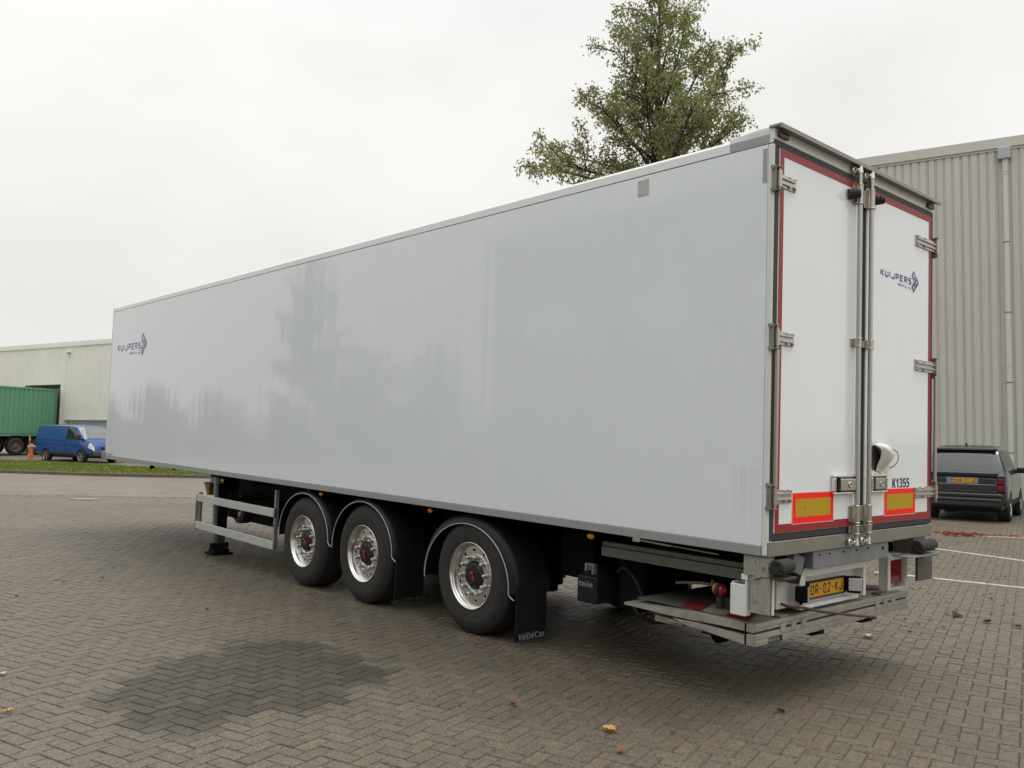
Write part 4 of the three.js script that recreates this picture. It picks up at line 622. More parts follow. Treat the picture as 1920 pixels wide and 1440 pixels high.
{ // rear underrun: posts, lamps, plate, rubber buffers and the folded tail lift
  const zc = -1.262, mir = z => 2 * zc - z;
  // side beam, gas strut and control box
  const lb = part('lift_beam', trailer); P('beam', [bx(-1.51, 0.842, -0.16, -0.20, 0.915, -0.10, 0.006), bx(-1.51, 0.919, -0.15, -0.20, 0.955, -0.11, 0.006)], std(0.12, 0.115, 0.10, 0.6, { map: rep(grimeTex, 1.4) }), lb); P('beam', bx(-1.51, 0.842, mir(-0.10), -0.20, 0.955, mir(-0.16), 0.006), M.blackSteel, lb);
  P('gas_strut', [cyl([-1.15, 1.005, -0.13], [-0.86, 0.995, -0.13], 0.014), cyl([-0.86, 0.995, -0.13], [-0.45, 0.985, -0.13], 0.007)], M.steel); P('strut_end', [bx(-1.21, 0.985, -0.15, -1.14, 1.025, -0.11, 0.006)], M.chrome);
  const cb = part('control_box', trailer); P('housing', [bx(-1.80, 0.44, -0.44, -1.585, 0.655, -0.14, 0.018), prism([[-1.80, 0.65], [-1.59, 0.65], [-1.64, 0.72], [-1.76, 0.72]], 0.2).translate(0, 0, -0.4)], M.plastic, cb); P('latch', [bx(-1.735, 0.735, -0.2, -1.64, 0.75, -0.16), bx(-1.735, 0.69, -0.2, -1.715, 0.735, -0.16), bx(-1.66, 0.67, -0.2, -1.64, 0.735, -0.16), bx(-1.70, 0.70, -0.2, -1.68, 0.735, -0.17)], M.galv, cb);
  P('box_lettering', quad([-1.775, 0.545, -0.138], [-1.62, 0.545, -0.138], [-1.62, 0.625, -0.138], [-1.775, 0.625, -0.138]), decalMat(256, 130, (c, w, h) => { c.fillStyle = 'rgba(150,152,155,0.85)'; c.fillRect(4, 34, 40, 56); c.clearRect(12, 44, 24, 12); c.clearRect(12, 68, 24, 12); c.font = 'bold 74px sans-serif'; const tw = c.measureText('BÄR').width; c.save(); c.translate(56, 90); c.scale((w - 62) / tw, 1); c.fillText('BÄR', 0, 0); c.restore(); c.globalAlpha = 0.4; c.font = '18px sans-serif'; c.fillText('Cargolift', 90, 118); }), cb, true);
  // lift pump and hydraulic clutter behind the box
  P('lift_mechanism', [bx(-1.5, 0.42, -0.9, -1.25, 0.8, -0.3, 0.03), bx(-2.2, 0.52, -1.9, -1.6, 0.85, -0.6, 0.03), bx(-1.25, 0.62, -1.0, -0.4, 0.9, -0.85), bx(-1.25, 0.62, -1.7, -0.4, 0.9, -1.55), cyl([-1.5, 0.8, -1.26], [-0.3, 0.6, -1.26], 0.06), bx(-2.3, 0.55, -0.75, -1.9, 0.95, -0.45, 0.02)], M.black); P('hose', tube([[-1.35, 0.5, -0.3], [-1.28, 0.42, -0.28], [-1.2, 0.36, -0.35], [-1.0, 0.4, -0.45]], 0.016, 24, 6), M.rubber); P('hose', [tube([[-1.5, 0.7, -0.3], [-1.4, 0.75, -0.25], [-1.3, 0.68, -0.26], [-1.25, 0.55, -0.3]], 0.014, 24, 6)], M.rubber);
  P('locking_lever', [cyl([-0.95, 0.70, -0.32], [-0.72, 0.735, -0.3], 0.012), bx(-0.72, 0.725, -0.31, -0.60, 0.748, -0.29, 0.006), bx(-0.625, 0.74, -0.31, -0.605, 0.772, -0.29, 0.006)], M.galv);
  // rear posts of flaking painted steel
  const rp = part('rear_post', trailer); P('post', [bx(-0.13, 0.66, -0.065, -0.005, 0.896, -0.02, 0.004), bx(-0.18, 0.899, -0.10, -0.004, HB - 0.006, -0.015, 0.004)], rustyPaint, rp); P('post_edge', bx(-0.010, 0.65, -0.072, -0.002, 0.90, -0.0655, 0.002), M.rust, rp); P('bolt', [cyl([-0.03, 0.96, -0.02], [-0.03, 0.96, -0.006], 0.012), cyl([-0.05, 0.9, -0.02], [-0.1, 0.885, -0.008], 0.008)], M.galv, rp);
  const rq = part('rear_post', trailer); P('post', [bx(-0.18, 0.905, mir(-0.10), -0.004, HB - 0.006, mir(-0.32), 0.004), bx(-0.16, 0.895, mir(-0.015), -0.02, 0.906, mir(-0.33))], M.galv, rq);
  // cross beam between the posts
  const cbm = part('cross_beam', trailer); P('beam', [bx(-0.12, 0.905, -1.748, -0.006, 1.028, -0.60, 0.006)], M.grey, cbm); const bl = []; for (const z of [-0.68, -0.82, -1.02, -1.22, -1.4]) bl.push(cyl([-0.007, 1.0 + 0.0 * z, z], [0.002, 1.0, z], 0.006, 0.006, 8)); bl.push(cyl([-0.007, 0.985, -1.65], [0.002, 0.985, -1.65], 0.012, 0.008, 10)); P('bolt', bl, M.blackSteel, cbm);
  P('dark_panel', bx(-0.22, 0.88, -2.04, -0.14, 1.03, -1.75), M.black); P('dark_panel', bx(-0.22, 0.88, -0.60, -0.14, 1.03, -0.22), M.black);
  const fl = P('lift_arm', prism([[0, 0], [0.13, 0], [0.13, 0.115], [0.0, 0.115]], 0.05, 0.006).rotateZ(-0.32).rotateY(Math.PI / 2).translate(-0.09, 0.915, -0.375), std(0.2, 0.205, 0.21, 0.5, { map: rep(grimeTex, 3) }));
  P('lift_arm', prism([[0, 0], [0.12, -0.02], [0.2, 0.10], [0.16, 0.14]], 0.1, 0.004).rotateY(Math.PI / 2).translate(-0.16, 0.83, -0.38), M.blackSteel);
  const ledgeRust = std(0.10, 0.075, 0.058, 0.8, { map: rep(grimeTex, 4) });
  // rubber buffers, each with its open spiral end, on a small ledge
  for (const s of [1, -1]) {
    const b = part('rubber_buffer', trailer), z0 = s > 0 ? -0.19 : -2.12, z1 = s > 0 ? -0.03 : -2.42, pr = []; const R = 0.043;
    for (let i = 0; i <= 26; i++) { const a = -0.35 + i / 26 * 5.6; pr.push([0.052 + R * Math.cos(a), 0.972 + R * 0.97 * Math.sin(a)]); } for (let i = 26; i >= 0; i--) { const a = -0.35 + i / 26 * 5.6; pr.push([0.052 + R * 0.58 * Math.cos(a), 0.972 + R * 0.58 * Math.sin(a)]); }
    P('roller', prism(pr, Math.abs(z1 - z0) - 0.016, 0.008).translate(0, 0, Math.min(z0, z1) + 0.008), std(0.028, 0.027, 0.026, 0.8, { bumpMap: rep(fineBump, 3), bumpScale: 0.002 }), b);
    P('core', cyl([0.052, 0.962, Math.min(z0, z1) - 0.004], [0.052, 0.962, Math.max(z0, z1) + 0.004], 0.024), std(0.02, 0.019, 0.019, 0.7), b);
    P('ledge', [bx(-0.05, 0.899, Math.min(z0, z1) - 0.01, 0.105, 0.908, Math.max(z0, z1) + (s < 0 ? 0.22 : -0.02), 0.003), bx(-0.02, 0.886, Math.min(z0, z1) - 0.01, 0.095, 0.898, Math.max(z0, z1) - 0.02, 0.003)], s > 0 ? ledgeRust : M.galv, b);
  }
  P('hanging_flap', [bx(-0.02, 0.675, -2.55, 0.002, 0.868, -2.268, 0.002)], std(0.085, 0.085, 0.078, 0.5)); P('flap_bolt', bx(0.003, 0.80, -2.50, 0.006, 0.832, -2.488, 0.002), M.galv);
  // white lamp housings
  const white = M.whiteFrame;
  const lamp = (o, s) => { const l = part('tail_lamp', trailer), t = g => g.translate(0, 0, o); const z = a => s > 0 ? a : -a;
    P('housing', [t(bx(-0.28, 0.625, -0.015, -0.165, 0.83, 0.004, 0.006)), t(bx(-0.28, 0.62, -0.16, -0.27, 0.84, -0.015, 0.004)), t(bx(-0.17, 0.63, -0.05, -0.156, 0.86, 0.002, 0.004))], white, l);
    P('lens', t(bx(-0.2, 0.66, -0.20, -0.13, 0.83, -0.055, 0.012)), M.lampRed, l); return l; };
  lamp(-0.022, 1);
  P('lamp_shroud', [bx(-0.20, 0.862, -0.06, -0.15, 0.90, -0.018, 0.006), bx(-0.035, 0.645, -0.135, -0.02, 0.88, -0.078, 0.004)], white);
  const tl = part('tail_lamp', trailer); P('housing', [bx(-0.175, 0.615, mir(-0.573), -0.095, 0.915, mir(-0.56), 0.004), bx(-0.11, 0.62, mir(-0.58), -0.095, 0.86, mir(-0.535), 0.003), bx(-0.19, 0.612, mir(-0.255), -0.1, 0.90, mir(-0.215), 0.003), bx(-0.19, 0.85, mir(-0.556), -0.096, 0.90, mir(-0.26), 0.003), bx(-0.19, 0.612, mir(-0.53), -0.11, 0.625, mir(-0.26))], white, tl); P('lens', bx(-0.185, 0.65, mir(-0.53), -0.125, 0.845, mir(-0.262), 0.01), M.lampRed, tl);
  // white number-plate frame
  P('plate_frame', [bx(-0.20, 0.62, -0.66, -0.095, 0.865, -0.59, 0.004), bx(-0.26, 0.62, -0.66, -0.18, 0.865, -0.43, 0.004), bx(-0.20, 0.62, -1.565, -0.095, 0.835, -1.525, 0.004), bx(-0.19, 0.60, -1.524, -0.175, 0.834, -0.661), bx(-0.19, 0.836, -1.565, -0.094, 0.9, -0.59, 0.004), bx(-0.174, 0.60, -1.524, -0.13, 0.628, -0.661, 0.004)], white);
  const np = part('number_plate', trailer); P('plate_holder', prism([[0.0, 0.015], [0.05, -0.002], [0.62, -0.002], [0.635, 0.01], [0.635, 0.11], [0.62, 0.12], [0.05, 0.12], [0.0, 0.105]], 0.012, 0.003).rotateY(Math.PI / 2).translate(-0.150, 0.662, -0.70), M.black, np);
  P('plate', quad([-0.1335, 0.668, -0.785], [-0.1335, 0.668, -1.285], [-0.1335, 0.776, -1.285], [-0.1335, 0.776, -0.785]), plateMat('OR-02-KJ'), np, true);
  const work = (z, yaw, lens) => { const w = part('work_lamp', trailer), t = g => g.rotateY(yaw).translate(-0.09, 0.725, z); P('housing', [t(bx(-0.05, -0.055, -0.06, 0.035, 0.055, 0.06, 0.02)), t(bx(-0.02, -0.07, -0.05, 0.0, -0.05, 0.05, 0.004))], M.black, w); P('lens', t(bx(0.03, -0.047, -0.05, 0.04, 0.047, 0.05, 0.006)), lens, w); };
  work(-0.62, 0.45, std(0.45, 0.45, 0.46, 0.25, { metalness: 0.5, bumpMap: rep(fineBump, 4), bumpScale: 0.002 })); work(-1.365, -0.85, M.glassLens);
  P('rear_lamp_pad', bx(-0.45, 0.76, mir(-0.68), -0.25, 0.80, mir(-0.79), 0.01), M.black);
  // round red and amber clearance lamp on a rubber stalk
  const cl = part('clearance_lamp', trailer); P('lens', new THREE.SphereGeometry(0.042, 20, 14).scale(0.55, 1, 1).translate(-0.405, 0.745, -0.115), M.lampRed, cl); P('amber_lens', new THREE.SphereGeometry(0.040, 20, 14).scale(0.55, 1, 1).translate(-0.455, 0.752, -0.115), std(0.42, 0.13, 0.02, 0.2), cl); P('stalk', [cyl([-0.442, 0.749, -0.115], [-0.418, 0.747, -0.115], 0.045, 0.045, 20), bx(-0.45, 0.62, -0.14, -0.405, 0.72, -0.1, 0.012), bx(-0.43, 0.62, -0.2, -0.25, 0.70, -0.13, 0.01)], M.rubber, cl);
  // folded platform: two stacked aluminium slabs
  const X1 = -0.125, XL = -1.25, Z0 = -0.085, Z1 = mir(-0.125), pf = part('lift_platform', trailer);
  const aluOld = std(0.43, 0.41, 0.36, 0.45, { metalness: 0.2, map: rep(grimeTex, 0.9) });
  P('upper_slab', [prism([[X1 - 0.05, 0.572], [X1 - 0.05, 0.522], [-0.66, 0.508], [XL, 0.512], [XL, 0.53], [-0.66, 0.566]], Z0 - Z1 - 0.002).translate(0, 0, Z1 + 0.001)], aluOld, pf);
  P('edge_profile', [bx(X1 - 0.055, 0.545, Z1, X1, 0.574, Z0, 0.004), bx(X1 - 0.055, 0.519, Z1, X1 - 0.006, 0.546, Z0, 0.003), bx(X1 - 0.055, 0.528, Z1, X1 + 0.003, 0.534, Z0, 0.002)], aluOld, pf);
  P('lower_slab', prism([[X1 - 0.03, 0.49], [X1 - 0.03, 0.43], [-0.22, 0.43], [-0.66, 0.462], [-0.80, 0.492], [-0.60, 0.50]], Z0 - Z1 - 0.002).translate(0, 0, Z1 + 0.001), aluOld, pf);
  P('edge_profile', [bx(X1 - 0.06, 0.470, Z1, X1, 0.505, Z0, 0.004), bx(X1 - 0.06, 0.426, Z1, X1 - 0.002, 0.469, Z0, 0.004), bx(X1 - 0.05, 0.4475, Z1, X1 + 0.002, 0.4525, Z0, 0.002)], aluOld, pf);
  P('slot_seal', bx(X1 - 0.05, 0.504, Z1 + 0.01, X1 - 0.022, 0.520, Z0 - 0.01), std(0.012, 0.016, 0.04, 0.5), pf);
  const cl2 = []; for (const z of [-0.42, -0.56, -0.70, mir(-0.42), mir(-0.56), mir(-0.70)]) cl2.push(bx(X1 - 0.012, 0.484, z - 0.032, X1 + 0.006, 0.542, z + 0.032, 0.004)); cl2.forEach(g => P('hinge_plate', g, aluOld, pf));
  P('side_profile', [bx(-0.19, 0.515, Z0 - 0.002, X1 - 0.01, 0.572, Z0 + 0.008, 0.004), bx(-0.60, 0.517, Z0 - 0.002, -0.205, 0.570, Z0 + 0.005, 0.004)], aluOld, pf); P('side_profile', [bx(-0.19, 0.428, Z0 - 0.002, X1 - 0.01, 0.50, Z0 + 0.008, 0.004), prism([[-0.205, 0.43], [-0.205, 0.492], [-0.60, 0.495], [-0.62, 0.47]], 0.006).translate(0, 0, Z0)], aluOld, pf);
  P('corner_gap', [bx(-0.204, 0.43, Z0 - 0.01, -0.191, 0.57, Z0 + 0.004)], M.black, pf);
  P('anti_slip_deck', bx(XL + 0.08, 0.5675, Z1 + 0.1, -0.66, 0.5715, Z0 - 0.05), std(0.10, 0.10, 0.095, 0.85, { bumpMap: rep(fineBump, 3), bumpScale: 0.003 }), pf).rotation.z = 0;
  // striped warning flag lying on the deck
  const stripes = (p, q, h) => { const g = new THREE.BufferGeometry(); g.setAttribute('position', new THREE.Float32BufferAttribute([...p, ...q, ...h[0], ...p, ...h[0], ...h[1]], 3)); g.computeVertexNormals(); return g; };
  for (const [zo, sgn] of [[-0.12, 1], [mir(-0.12), -1]]) for (let k = 0; k < 3; k++) { const x = -0.78 + 0.19 * k; P('warning_stripe', stripes([x, 0.5745, zo - sgn * 0.02], [x + 0.19, 0.5755, zo - sgn * 0.02], [[x + 0.09, 0.577, zo - sgn * 0.3], [x - 0.10, 0.5765, zo - sgn * 0.3]]), std(...(k % 2 ? [0.30, 0.28, 0.24] : [0.22, 0.012, 0.02]), 0.7, { side: THREE.DoubleSide }), pf); }
  P('profile_label', quad([X1 + 0.003, 0.428, -0.245], [X1 + 0.003, 0.428, -0.415], [X1 + 0.003, 0.468, -0.415], [X1 + 0.003, 0.468, -0.245]), new THREE.MeshStandardMaterial({ roughness: 0.5, map: canvasTex(256, 60, (c, w, h) => { c.fillStyle = '#1b1a19'; c.fillRect(0, 0, w, h); c.fillStyle = '#8d8b86'; c.fillRect(10, 12, 30, 36); c.font = 'bold 50px sans-serif'; c.save(); c.translate(56, 48); c.scale(1.5, 1); c.fillText('BÄR', 0, 0); c.restore(); }) }), pf, true);
  P('foot_switch', [bx(-0.21, 0.575, -0.50, -0.13, 0.592, -0.40, 0.004), bx(-0.21, 0.575, mir(-0.62), -0.13, 0.592, mir(-0.50), 0.004)], M.galv, pf);
  P('support_roller', [cyl([-0.55, 0.40, -0.28], [-0.55, 0.40, -0.36], 0.06, 0.06, 20), bx(-0.70, 0.38, -0.34, -0.45, 0.48, -0.30)], M.black, pf); for (const z of [-0.95, mir(-0.82)]) P('support_bracket', [bx(-0.3, 0.385, z - 0.06, -0.16, 0.43, z + 0.06, 0.004), bx(-0.2, 0.4, z - 0.03, -0.12, 0.43, z + 0.03)], M.blackSteel, pf);
  P('under_rail', [bx(-1.0, 0.43, -0.2, -0.75, 0.475, -0.14, 0.004), bx(-0.86, 0.46, -0.17, -0.6, 0.475, -0.10, 0.003)], aluOld, pf);
  // rusty rod hooked over the platform edge
  P('locking_rod', [tube([[-0.17, 0.66, -0.47], [-0.12, 0.645, -0.49], [-0.06, 0.645, -0.55], [-0.05, 0.60, -0.75], [-0.05, 0.455, -1.60]], 0.0095, 40, 8), cyl([-0.05, 0.455, -1.59], [-0.05, 0.45, -1.63], 0.014)], M.rust);
}
// ---------------------------------------------------------------- vehicles
// A body is a row of cross-sections along x; surface(u, s): u along the body, s round the section (0 floor centre, 7 roof centre, 14 floor centre again)
function carBody(stations, o) {
  const secs = stations.map(([x, yb, top, w]) => { const f = clamp((top - o.belt) / (o.roof - o.belt)), wt = lerp(w * 0.93, o.wt, f), b = Math.min(o.belt, top - 0.10), mid = Math.min(o.mid, (yb + b) / 2 + 0.05);
    return { x, p: [[yb, 0], [yb, w * 0.86], [yb + Math.min(0.12, (b - yb) * 0.3), w * 0.975], [mid, w], [b, w * 0.97], [top - 0.055 * (0.4 + f), wt], [top - 0.012, wt * 0.78], [top, 0]] }; });
  const S = (u, s, off = 0) => {
    const at2 = (uu, ss) => { const i = clamp(Math.floor(uu), 0, secs.length - 2), f = uu - i, side = ss <= 7 ? 1 : -1, q = side > 0 ? ss : 14 - ss, j = clamp(Math.floor(q), 0, 6), g = q - j, P2 = k => { const a = secs[k].p[j], b = secs[k].p[j + 1]; return [lerp(a[0], b[0], g), lerp(a[1], b[1], g)]; }, a = P2(i), b = P2(i + 1); return V(lerp(secs[i].x, secs[i + 1].x, f), lerp(a[0], b[0], f), side * lerp(a[1], b[1], f)); };
    const p = at2(u, s); if (!off) return p;
    const e = 0.02, du = at2(Math.min(secs.length - 1, u + e), s).sub(at2(Math.max(0, u - e), s)), ds = at2(u, s + e).sub(at2(u, s - e)); return p.addScaledVector(ds.cross(du).normalize().multiplyScalar(-1), off);
  };
  const nS = 14, pos = [], ix = [], nU = secs.length;
  for (let i = 0; i < nU; i++) for (let j = 0; j < nS; j++) { const p = S(i, j); pos.push(p.x, p.y, p.z); }
  for (let i = 0; i < nU - 1; i++) for (let j = 0; j < nS; j++) { const a = i * nS + j, b = i * nS + (j + 1) % nS; ix.push(a, b, a + nS, b, b + nS, a + nS); }
  for (const [i, rev] of [[0, 1], [nU - 1, 0]]) { const c = pos.length / 3, yy = (secs[i].p[0][0] + secs[i].p[7][0]) / 2; pos.push(secs[i].x, yy, 0); for (let j = 0; j < nS; j++) { const a = i * nS + j, b = i * nS + (j + 1) % nS; rev ? ix.push(c, b, a) : ix.push(c, a, b); } }
  let g = new THREE.BufferGeometry(); g.setAttribute('position', new THREE.Float32BufferAttribute(pos, 3)); g.setIndex(ix);
  { // outward winding
    let vol = 0; const v = k => V(pos[3 * k], pos[3 * k + 1], pos[3 * k + 2]); for (let k = 0; k < ix.length; k += 3) vol += v(ix[k]).dot(v(ix[k + 1]).cross(v(ix[k + 2]))); if (vol < 0) { ix.reverse(); g.setIndex(ix); } g.userData.flip = vol < 0; }
  g = toCreasedNormals(g, 0.6); metreUV(g);
  const ev = new Evaluator(); ev.attributes = ['position', 'normal', 'uv']; let brush = new Brush(g); brush.updateMatrixWorld();
  for (const [x, y, r] of o.arches) for (const sd of [1, -1]) { const c = new Brush(norm(new THREE.CylinderGeometry(r, r, 0.42, 28).rotateX(Math.PI / 2).translate(x, y, sd * (stations[4][3] - 0.10)))); c.updateMatrixWorld(); brush = ev.evaluate(brush, c, SUBTRACTION); }
  // curved patch lying on the surface: corners (u, s) given counter-clockwise from low u, low s
  const patch = (c, off, n = 10, m = 10) => { const pp = [], ii = []; for (let i = 0; i <= n; i++) for (let j = 0; j <= m; j++) { const a = i / n, b = j / m, u = lerp(lerp(c[0][0], c[1][0], a), lerp(c[3][0], c[2][0], a), b), s = lerp(lerp(c[0][1], c[1][1], a), lerp(c[3][1], c[2][1], a), b), p = S(u, s, off); pp.push(p.x, p.y, p.z); }
    for (let i = 0; i < n; i++) for (let j = 0; j < m; j++) { const k = i * (m + 1) + j; ii.push(k, k + m + 1, k + 1, k + 1, k + m + 1, k + m + 2); } const q = new THREE.BufferGeometry(); q.setAttribute('position', new THREE.Float32BufferAttribute(pp, 3));
    const A0 = S(c[0][0], c[0][1]), B0 = S(c[0][0], c[0][1], 0.1).sub(A0), v = k => V(pp[3 * k], pp[3 * k + 1], pp[3 * k + 2]), nn = v(m + 1).sub(v(0)).cross(v(1).sub(v(0))); if (nn.dot(B0) < 0) ii.reverse(); q.setIndex(ii); q.computeVertexNormals(); return q; };
  return { geo: brush.geometry, S, patch };
}
const MV = {
  blue: std(0.010, 0.068, 0.27, 0.3, { physical: true, clearcoat: 0.8, clearcoatRoughness: 0.08 }), grey: std(0.028, 0.029, 0.031, 0.3, { physical: true, metalness: 0.25, clearcoat: 1, clearcoatRoughness: 0.06 }),
  glass: std(0.012, 0.014, 0.014, 0.04, { physical: true, ior: 1.75 }), sideGlass: std(0.006, 0.007, 0.007, 0.12, { physical: true, ior: 1.4, specularIntensity: 0.3 }), screen: std(0.20, 0.22, 0.22, 0.05, { physical: true, ior: 2.0 }), trim: std(0.022, 0.023, 0.025, 0.55), bumper: std(0.065, 0.068, 0.072, 0.6), tyre: std(0.02, 0.02, 0.02, 0.85), alloy: std(0.38, 0.38, 0.38, 0.3, { metalness: 0.8 }), lampClear: std(0.75, 0.76, 0.77, 0.1), tail: std(0.20, 0.010, 0.016, 0.15), liner: std(0.006, 0.006, 0.006, 0.95), blackGloss: std(0.01, 0.01, 0.011, 0.12),
};
function roadWheel(o, x, z, r, w, spokes) { // z is the outer face, its sign the side
  const s = Math.sign(z), g = part('wheel', o), L = (p, seg = 40) => new THREE.LatheGeometry(p.map(q => new THREE.Vector2(...q)), seg).rotateX(Math.PI / 2); g.position.set(x, r, z); if (s < 0) g.rotation.y = Math.PI;
  mesh('tyre', L([[r * 0.66, -0.012], [r * 0.72, 0], [r * 0.86, 0.004], [r * 0.95, -0.012], [r, -0.04], [r, -w + 0.04], [r * 0.94, -w], [r * 0.66, -w + 0.01]]), MV.tyre, g);
  const rim = [L([[r * 0.60, -0.05], [r * 0.64, -0.012], [r * 0.67, -0.004], [r * 0.675, -0.012], [r * 0.66, -0.06]].reverse())];
  for (let i = 0; i < spokes; i++) { const a = i * 2 * Math.PI / spokes; rim.push(new RoundedBoxGeometry(r * 0.58, r * 0.17, 0.03, 1, 0.01).translate(r * 0.34, 0, -0.035).rotateZ(a)); } rim.push(new THREE.CylinderGeometry(r * 0.17, r * 0.19, 0.035, 20).rotateX(Math.PI / 2).translate(0, 0, -0.025));
  mesh('rim', rim, MV.alloy, g); mesh('brake_disc', new THREE.CylinderGeometry(r * 0.6, r * 0.6, 0.02, 30).rotateX(Math.PI / 2).translate(0, 0, -0.09), MV.liner, g);
}
{ // dark grey off-road car by the right-hand warehouse
  const c = thing('parked_car', 'dark grey luxury off-road car parked nose to the ribbed warehouse wall', 'car', [-5.53, 0, -18.13], 103 * Math.PI / 180);
  const B = carBody([[0.0, 0.50, 0.92, 0.86], [0.03, 0.42, 1.02, 0.94], [0.10, 0.36, 1.14, 0.975], [0.17, 0.33, 1.27, 0.985], [0.29, 0.31, 1.48, 0.99], [0.46, 0.30, 1.75, 0.99], [0.62, 0.30, 1.875, 0.99], [1.1, 0.30, 1.945, 0.99], [2.2, 0.30, 1.95, 0.99], [2.95, 0.30, 1.91, 0.99], [3.75, 0.30, 1.27, 0.985], [4.4, 0.32, 1.20, 0.98], [4.85, 0.36, 1.08, 0.93], [4.99, 0.45, 0.95, 0.82]], { belt: 1.22, roof: 1.91, wt: 0.735, mid: 0.82, arches: [[0.95, 0.37, 0.42], [3.87, 0.37, 0.42]] });
  const body = mesh('body', B.geo, MV.grey, c);
  mesh('underbody', bx(0.25, 0.24, -0.84, 4.8, 0.6, 0.84, 0.03), MV.liner, c);
  mesh('rear_window', B.patch([[3.05, 5.35], [5.1, 5.25], [5.1, 8.75], [3.05, 8.65]], 0.004, 10, 20), MV.glass, c);
  for (const sd of [1, -1]) { const m = s => sd > 0 ? s : 14 - s; mesh('side_window', B.patch([[4.0, m(4.12)], [9.5, m(4.12)], [8.7, m(4.92)], [5.3, m(4.92)]], 0.005, 20, 8), MV.sideGlass, c); mesh('side_sill', B.patch([[2, m(1.6)], [11, m(1.6)], [11, m(2.3)], [2, m(2.3)]], 0.006, 20, 4), MV.trim, c); }
  mesh('roof_spoiler', [bx(0.42, 1.825, -0.73, 0.80, 1.862, 0.73, 0.018), bx(0.41, 1.81, -0.70, 0.46, 1.83, 0.70, 0.01)], MV.grey, c);
  mesh('roof_panel', B.patch([[6.4, 5.6], [9.2, 5.6], [9.2, 8.4], [6.4, 8.4]], 0.005, 12, 12), MV.blackGloss, c);
  mesh('antenna', prism([[0, 0], [0.12, 0], [0.03, 0.055], [0.0, 0.06]], 0.03, 0.004).translate(0.85, 1.93, -0.015), MV.trim, c);
  mesh('rear_shelf_trim', bx(-0.005, 1.19, -0.80, 0.11, 1.245, 0.80, 0.015), MV.grey, c);
  mesh('tailgate_panel', [bx(-0.012, 0.965, -0.745, 0.05, 1.10, 0.745, 0.012), bx(-0.014, 0.80, -0.745, 0.05, 0.935, 0.745, 0.012)], MV.grey, c); mesh('tailgate_strip', bx(-0.02, 0.938, -0.745, 0.03, 0.952, 0.745, 0.004), MV.alloy, c);
  mesh('bumper', [bx(-0.04, 0.62, -0.90, 0.2, 0.74, 0.90, 0.05), bx(-0.045, 0.52, -0.86, 0.2, 0.605, 0.86, 0.03)], MV.grey, c); mesh('bumper_insert', [bx(-0.05, 0.664, -0.80, 0, 0.676, 0.80, 0.003), bx(-0.035, 0.745, -0.78, 0.1, 0.795, 0.78, 0.01), bx(-0.03, 0.40, -0.80, 0.2, 0.515, 0.80, 0.03)], MV.trim, c);
  for (const sd of [1, -1]) { const t = part('tail_lamp', c); mesh('lamp_surround', bx(-0.012, 0.73, sd * 0.76, 0.16, 1.17, sd * 0.945, 0.02), MV.blackGloss, t); for (const y of [0.86, 1.04]) mesh('lens', bx(-0.02, y - 0.07, sd * 0.78, 0.06, y + 0.07, sd * 0.925, 0.015), MV.tail, t); }
  const np = part('number_plate', c); mesh('plate_recess', bx(-0.015, 0.96, -0.36, -0.008, 1.115, 0.36, 0.002), std(0.2, 0.205, 0.21, 0.4), np); mesh('plate', quad([-0.018, 0.985, -0.24], [-0.018, 0.985, 0.28], [-0.018, 1.095, 0.28], [-0.018, 1.095, -0.24]), plateMat('VHB-71-J', true), np, true);
  mesh('badge_lettering', quad([-0.0085, 1.118, -0.62], [-0.0085, 1.118, 0.38], [-0.0085, 1.165, 0.38], [-0.0085, 1.165, -0.62]), decalMat(512, 32, (x, w, h) => { x.fillStyle = 'rgba(24,24,26,0.9)'; x.font = 'bold 30px sans-serif'; let p = 4; for (const ch of 'RANGE ROVER') { x.fillText(ch, p, 27); p += 46; } }), c, true);
  for (const sd of [1, -1]) { mesh('door_mirror', [new RoundedBoxGeometry(0.12, 0.16, 0.24, 2, 0.04).translate(3.25, 1.28, sd * 1.06), bx(3.2, 1.2, sd * 0.9, 3.28, 1.235, sd * 1.0, 0.01)], MV.blackGloss, c); roadWheel(c, 0.95, sd * 0.985, 0.385, 0.28, 10); roadWheel(c, 3.87, sd * 0.985, 0.385, 0.28, 10); }
}
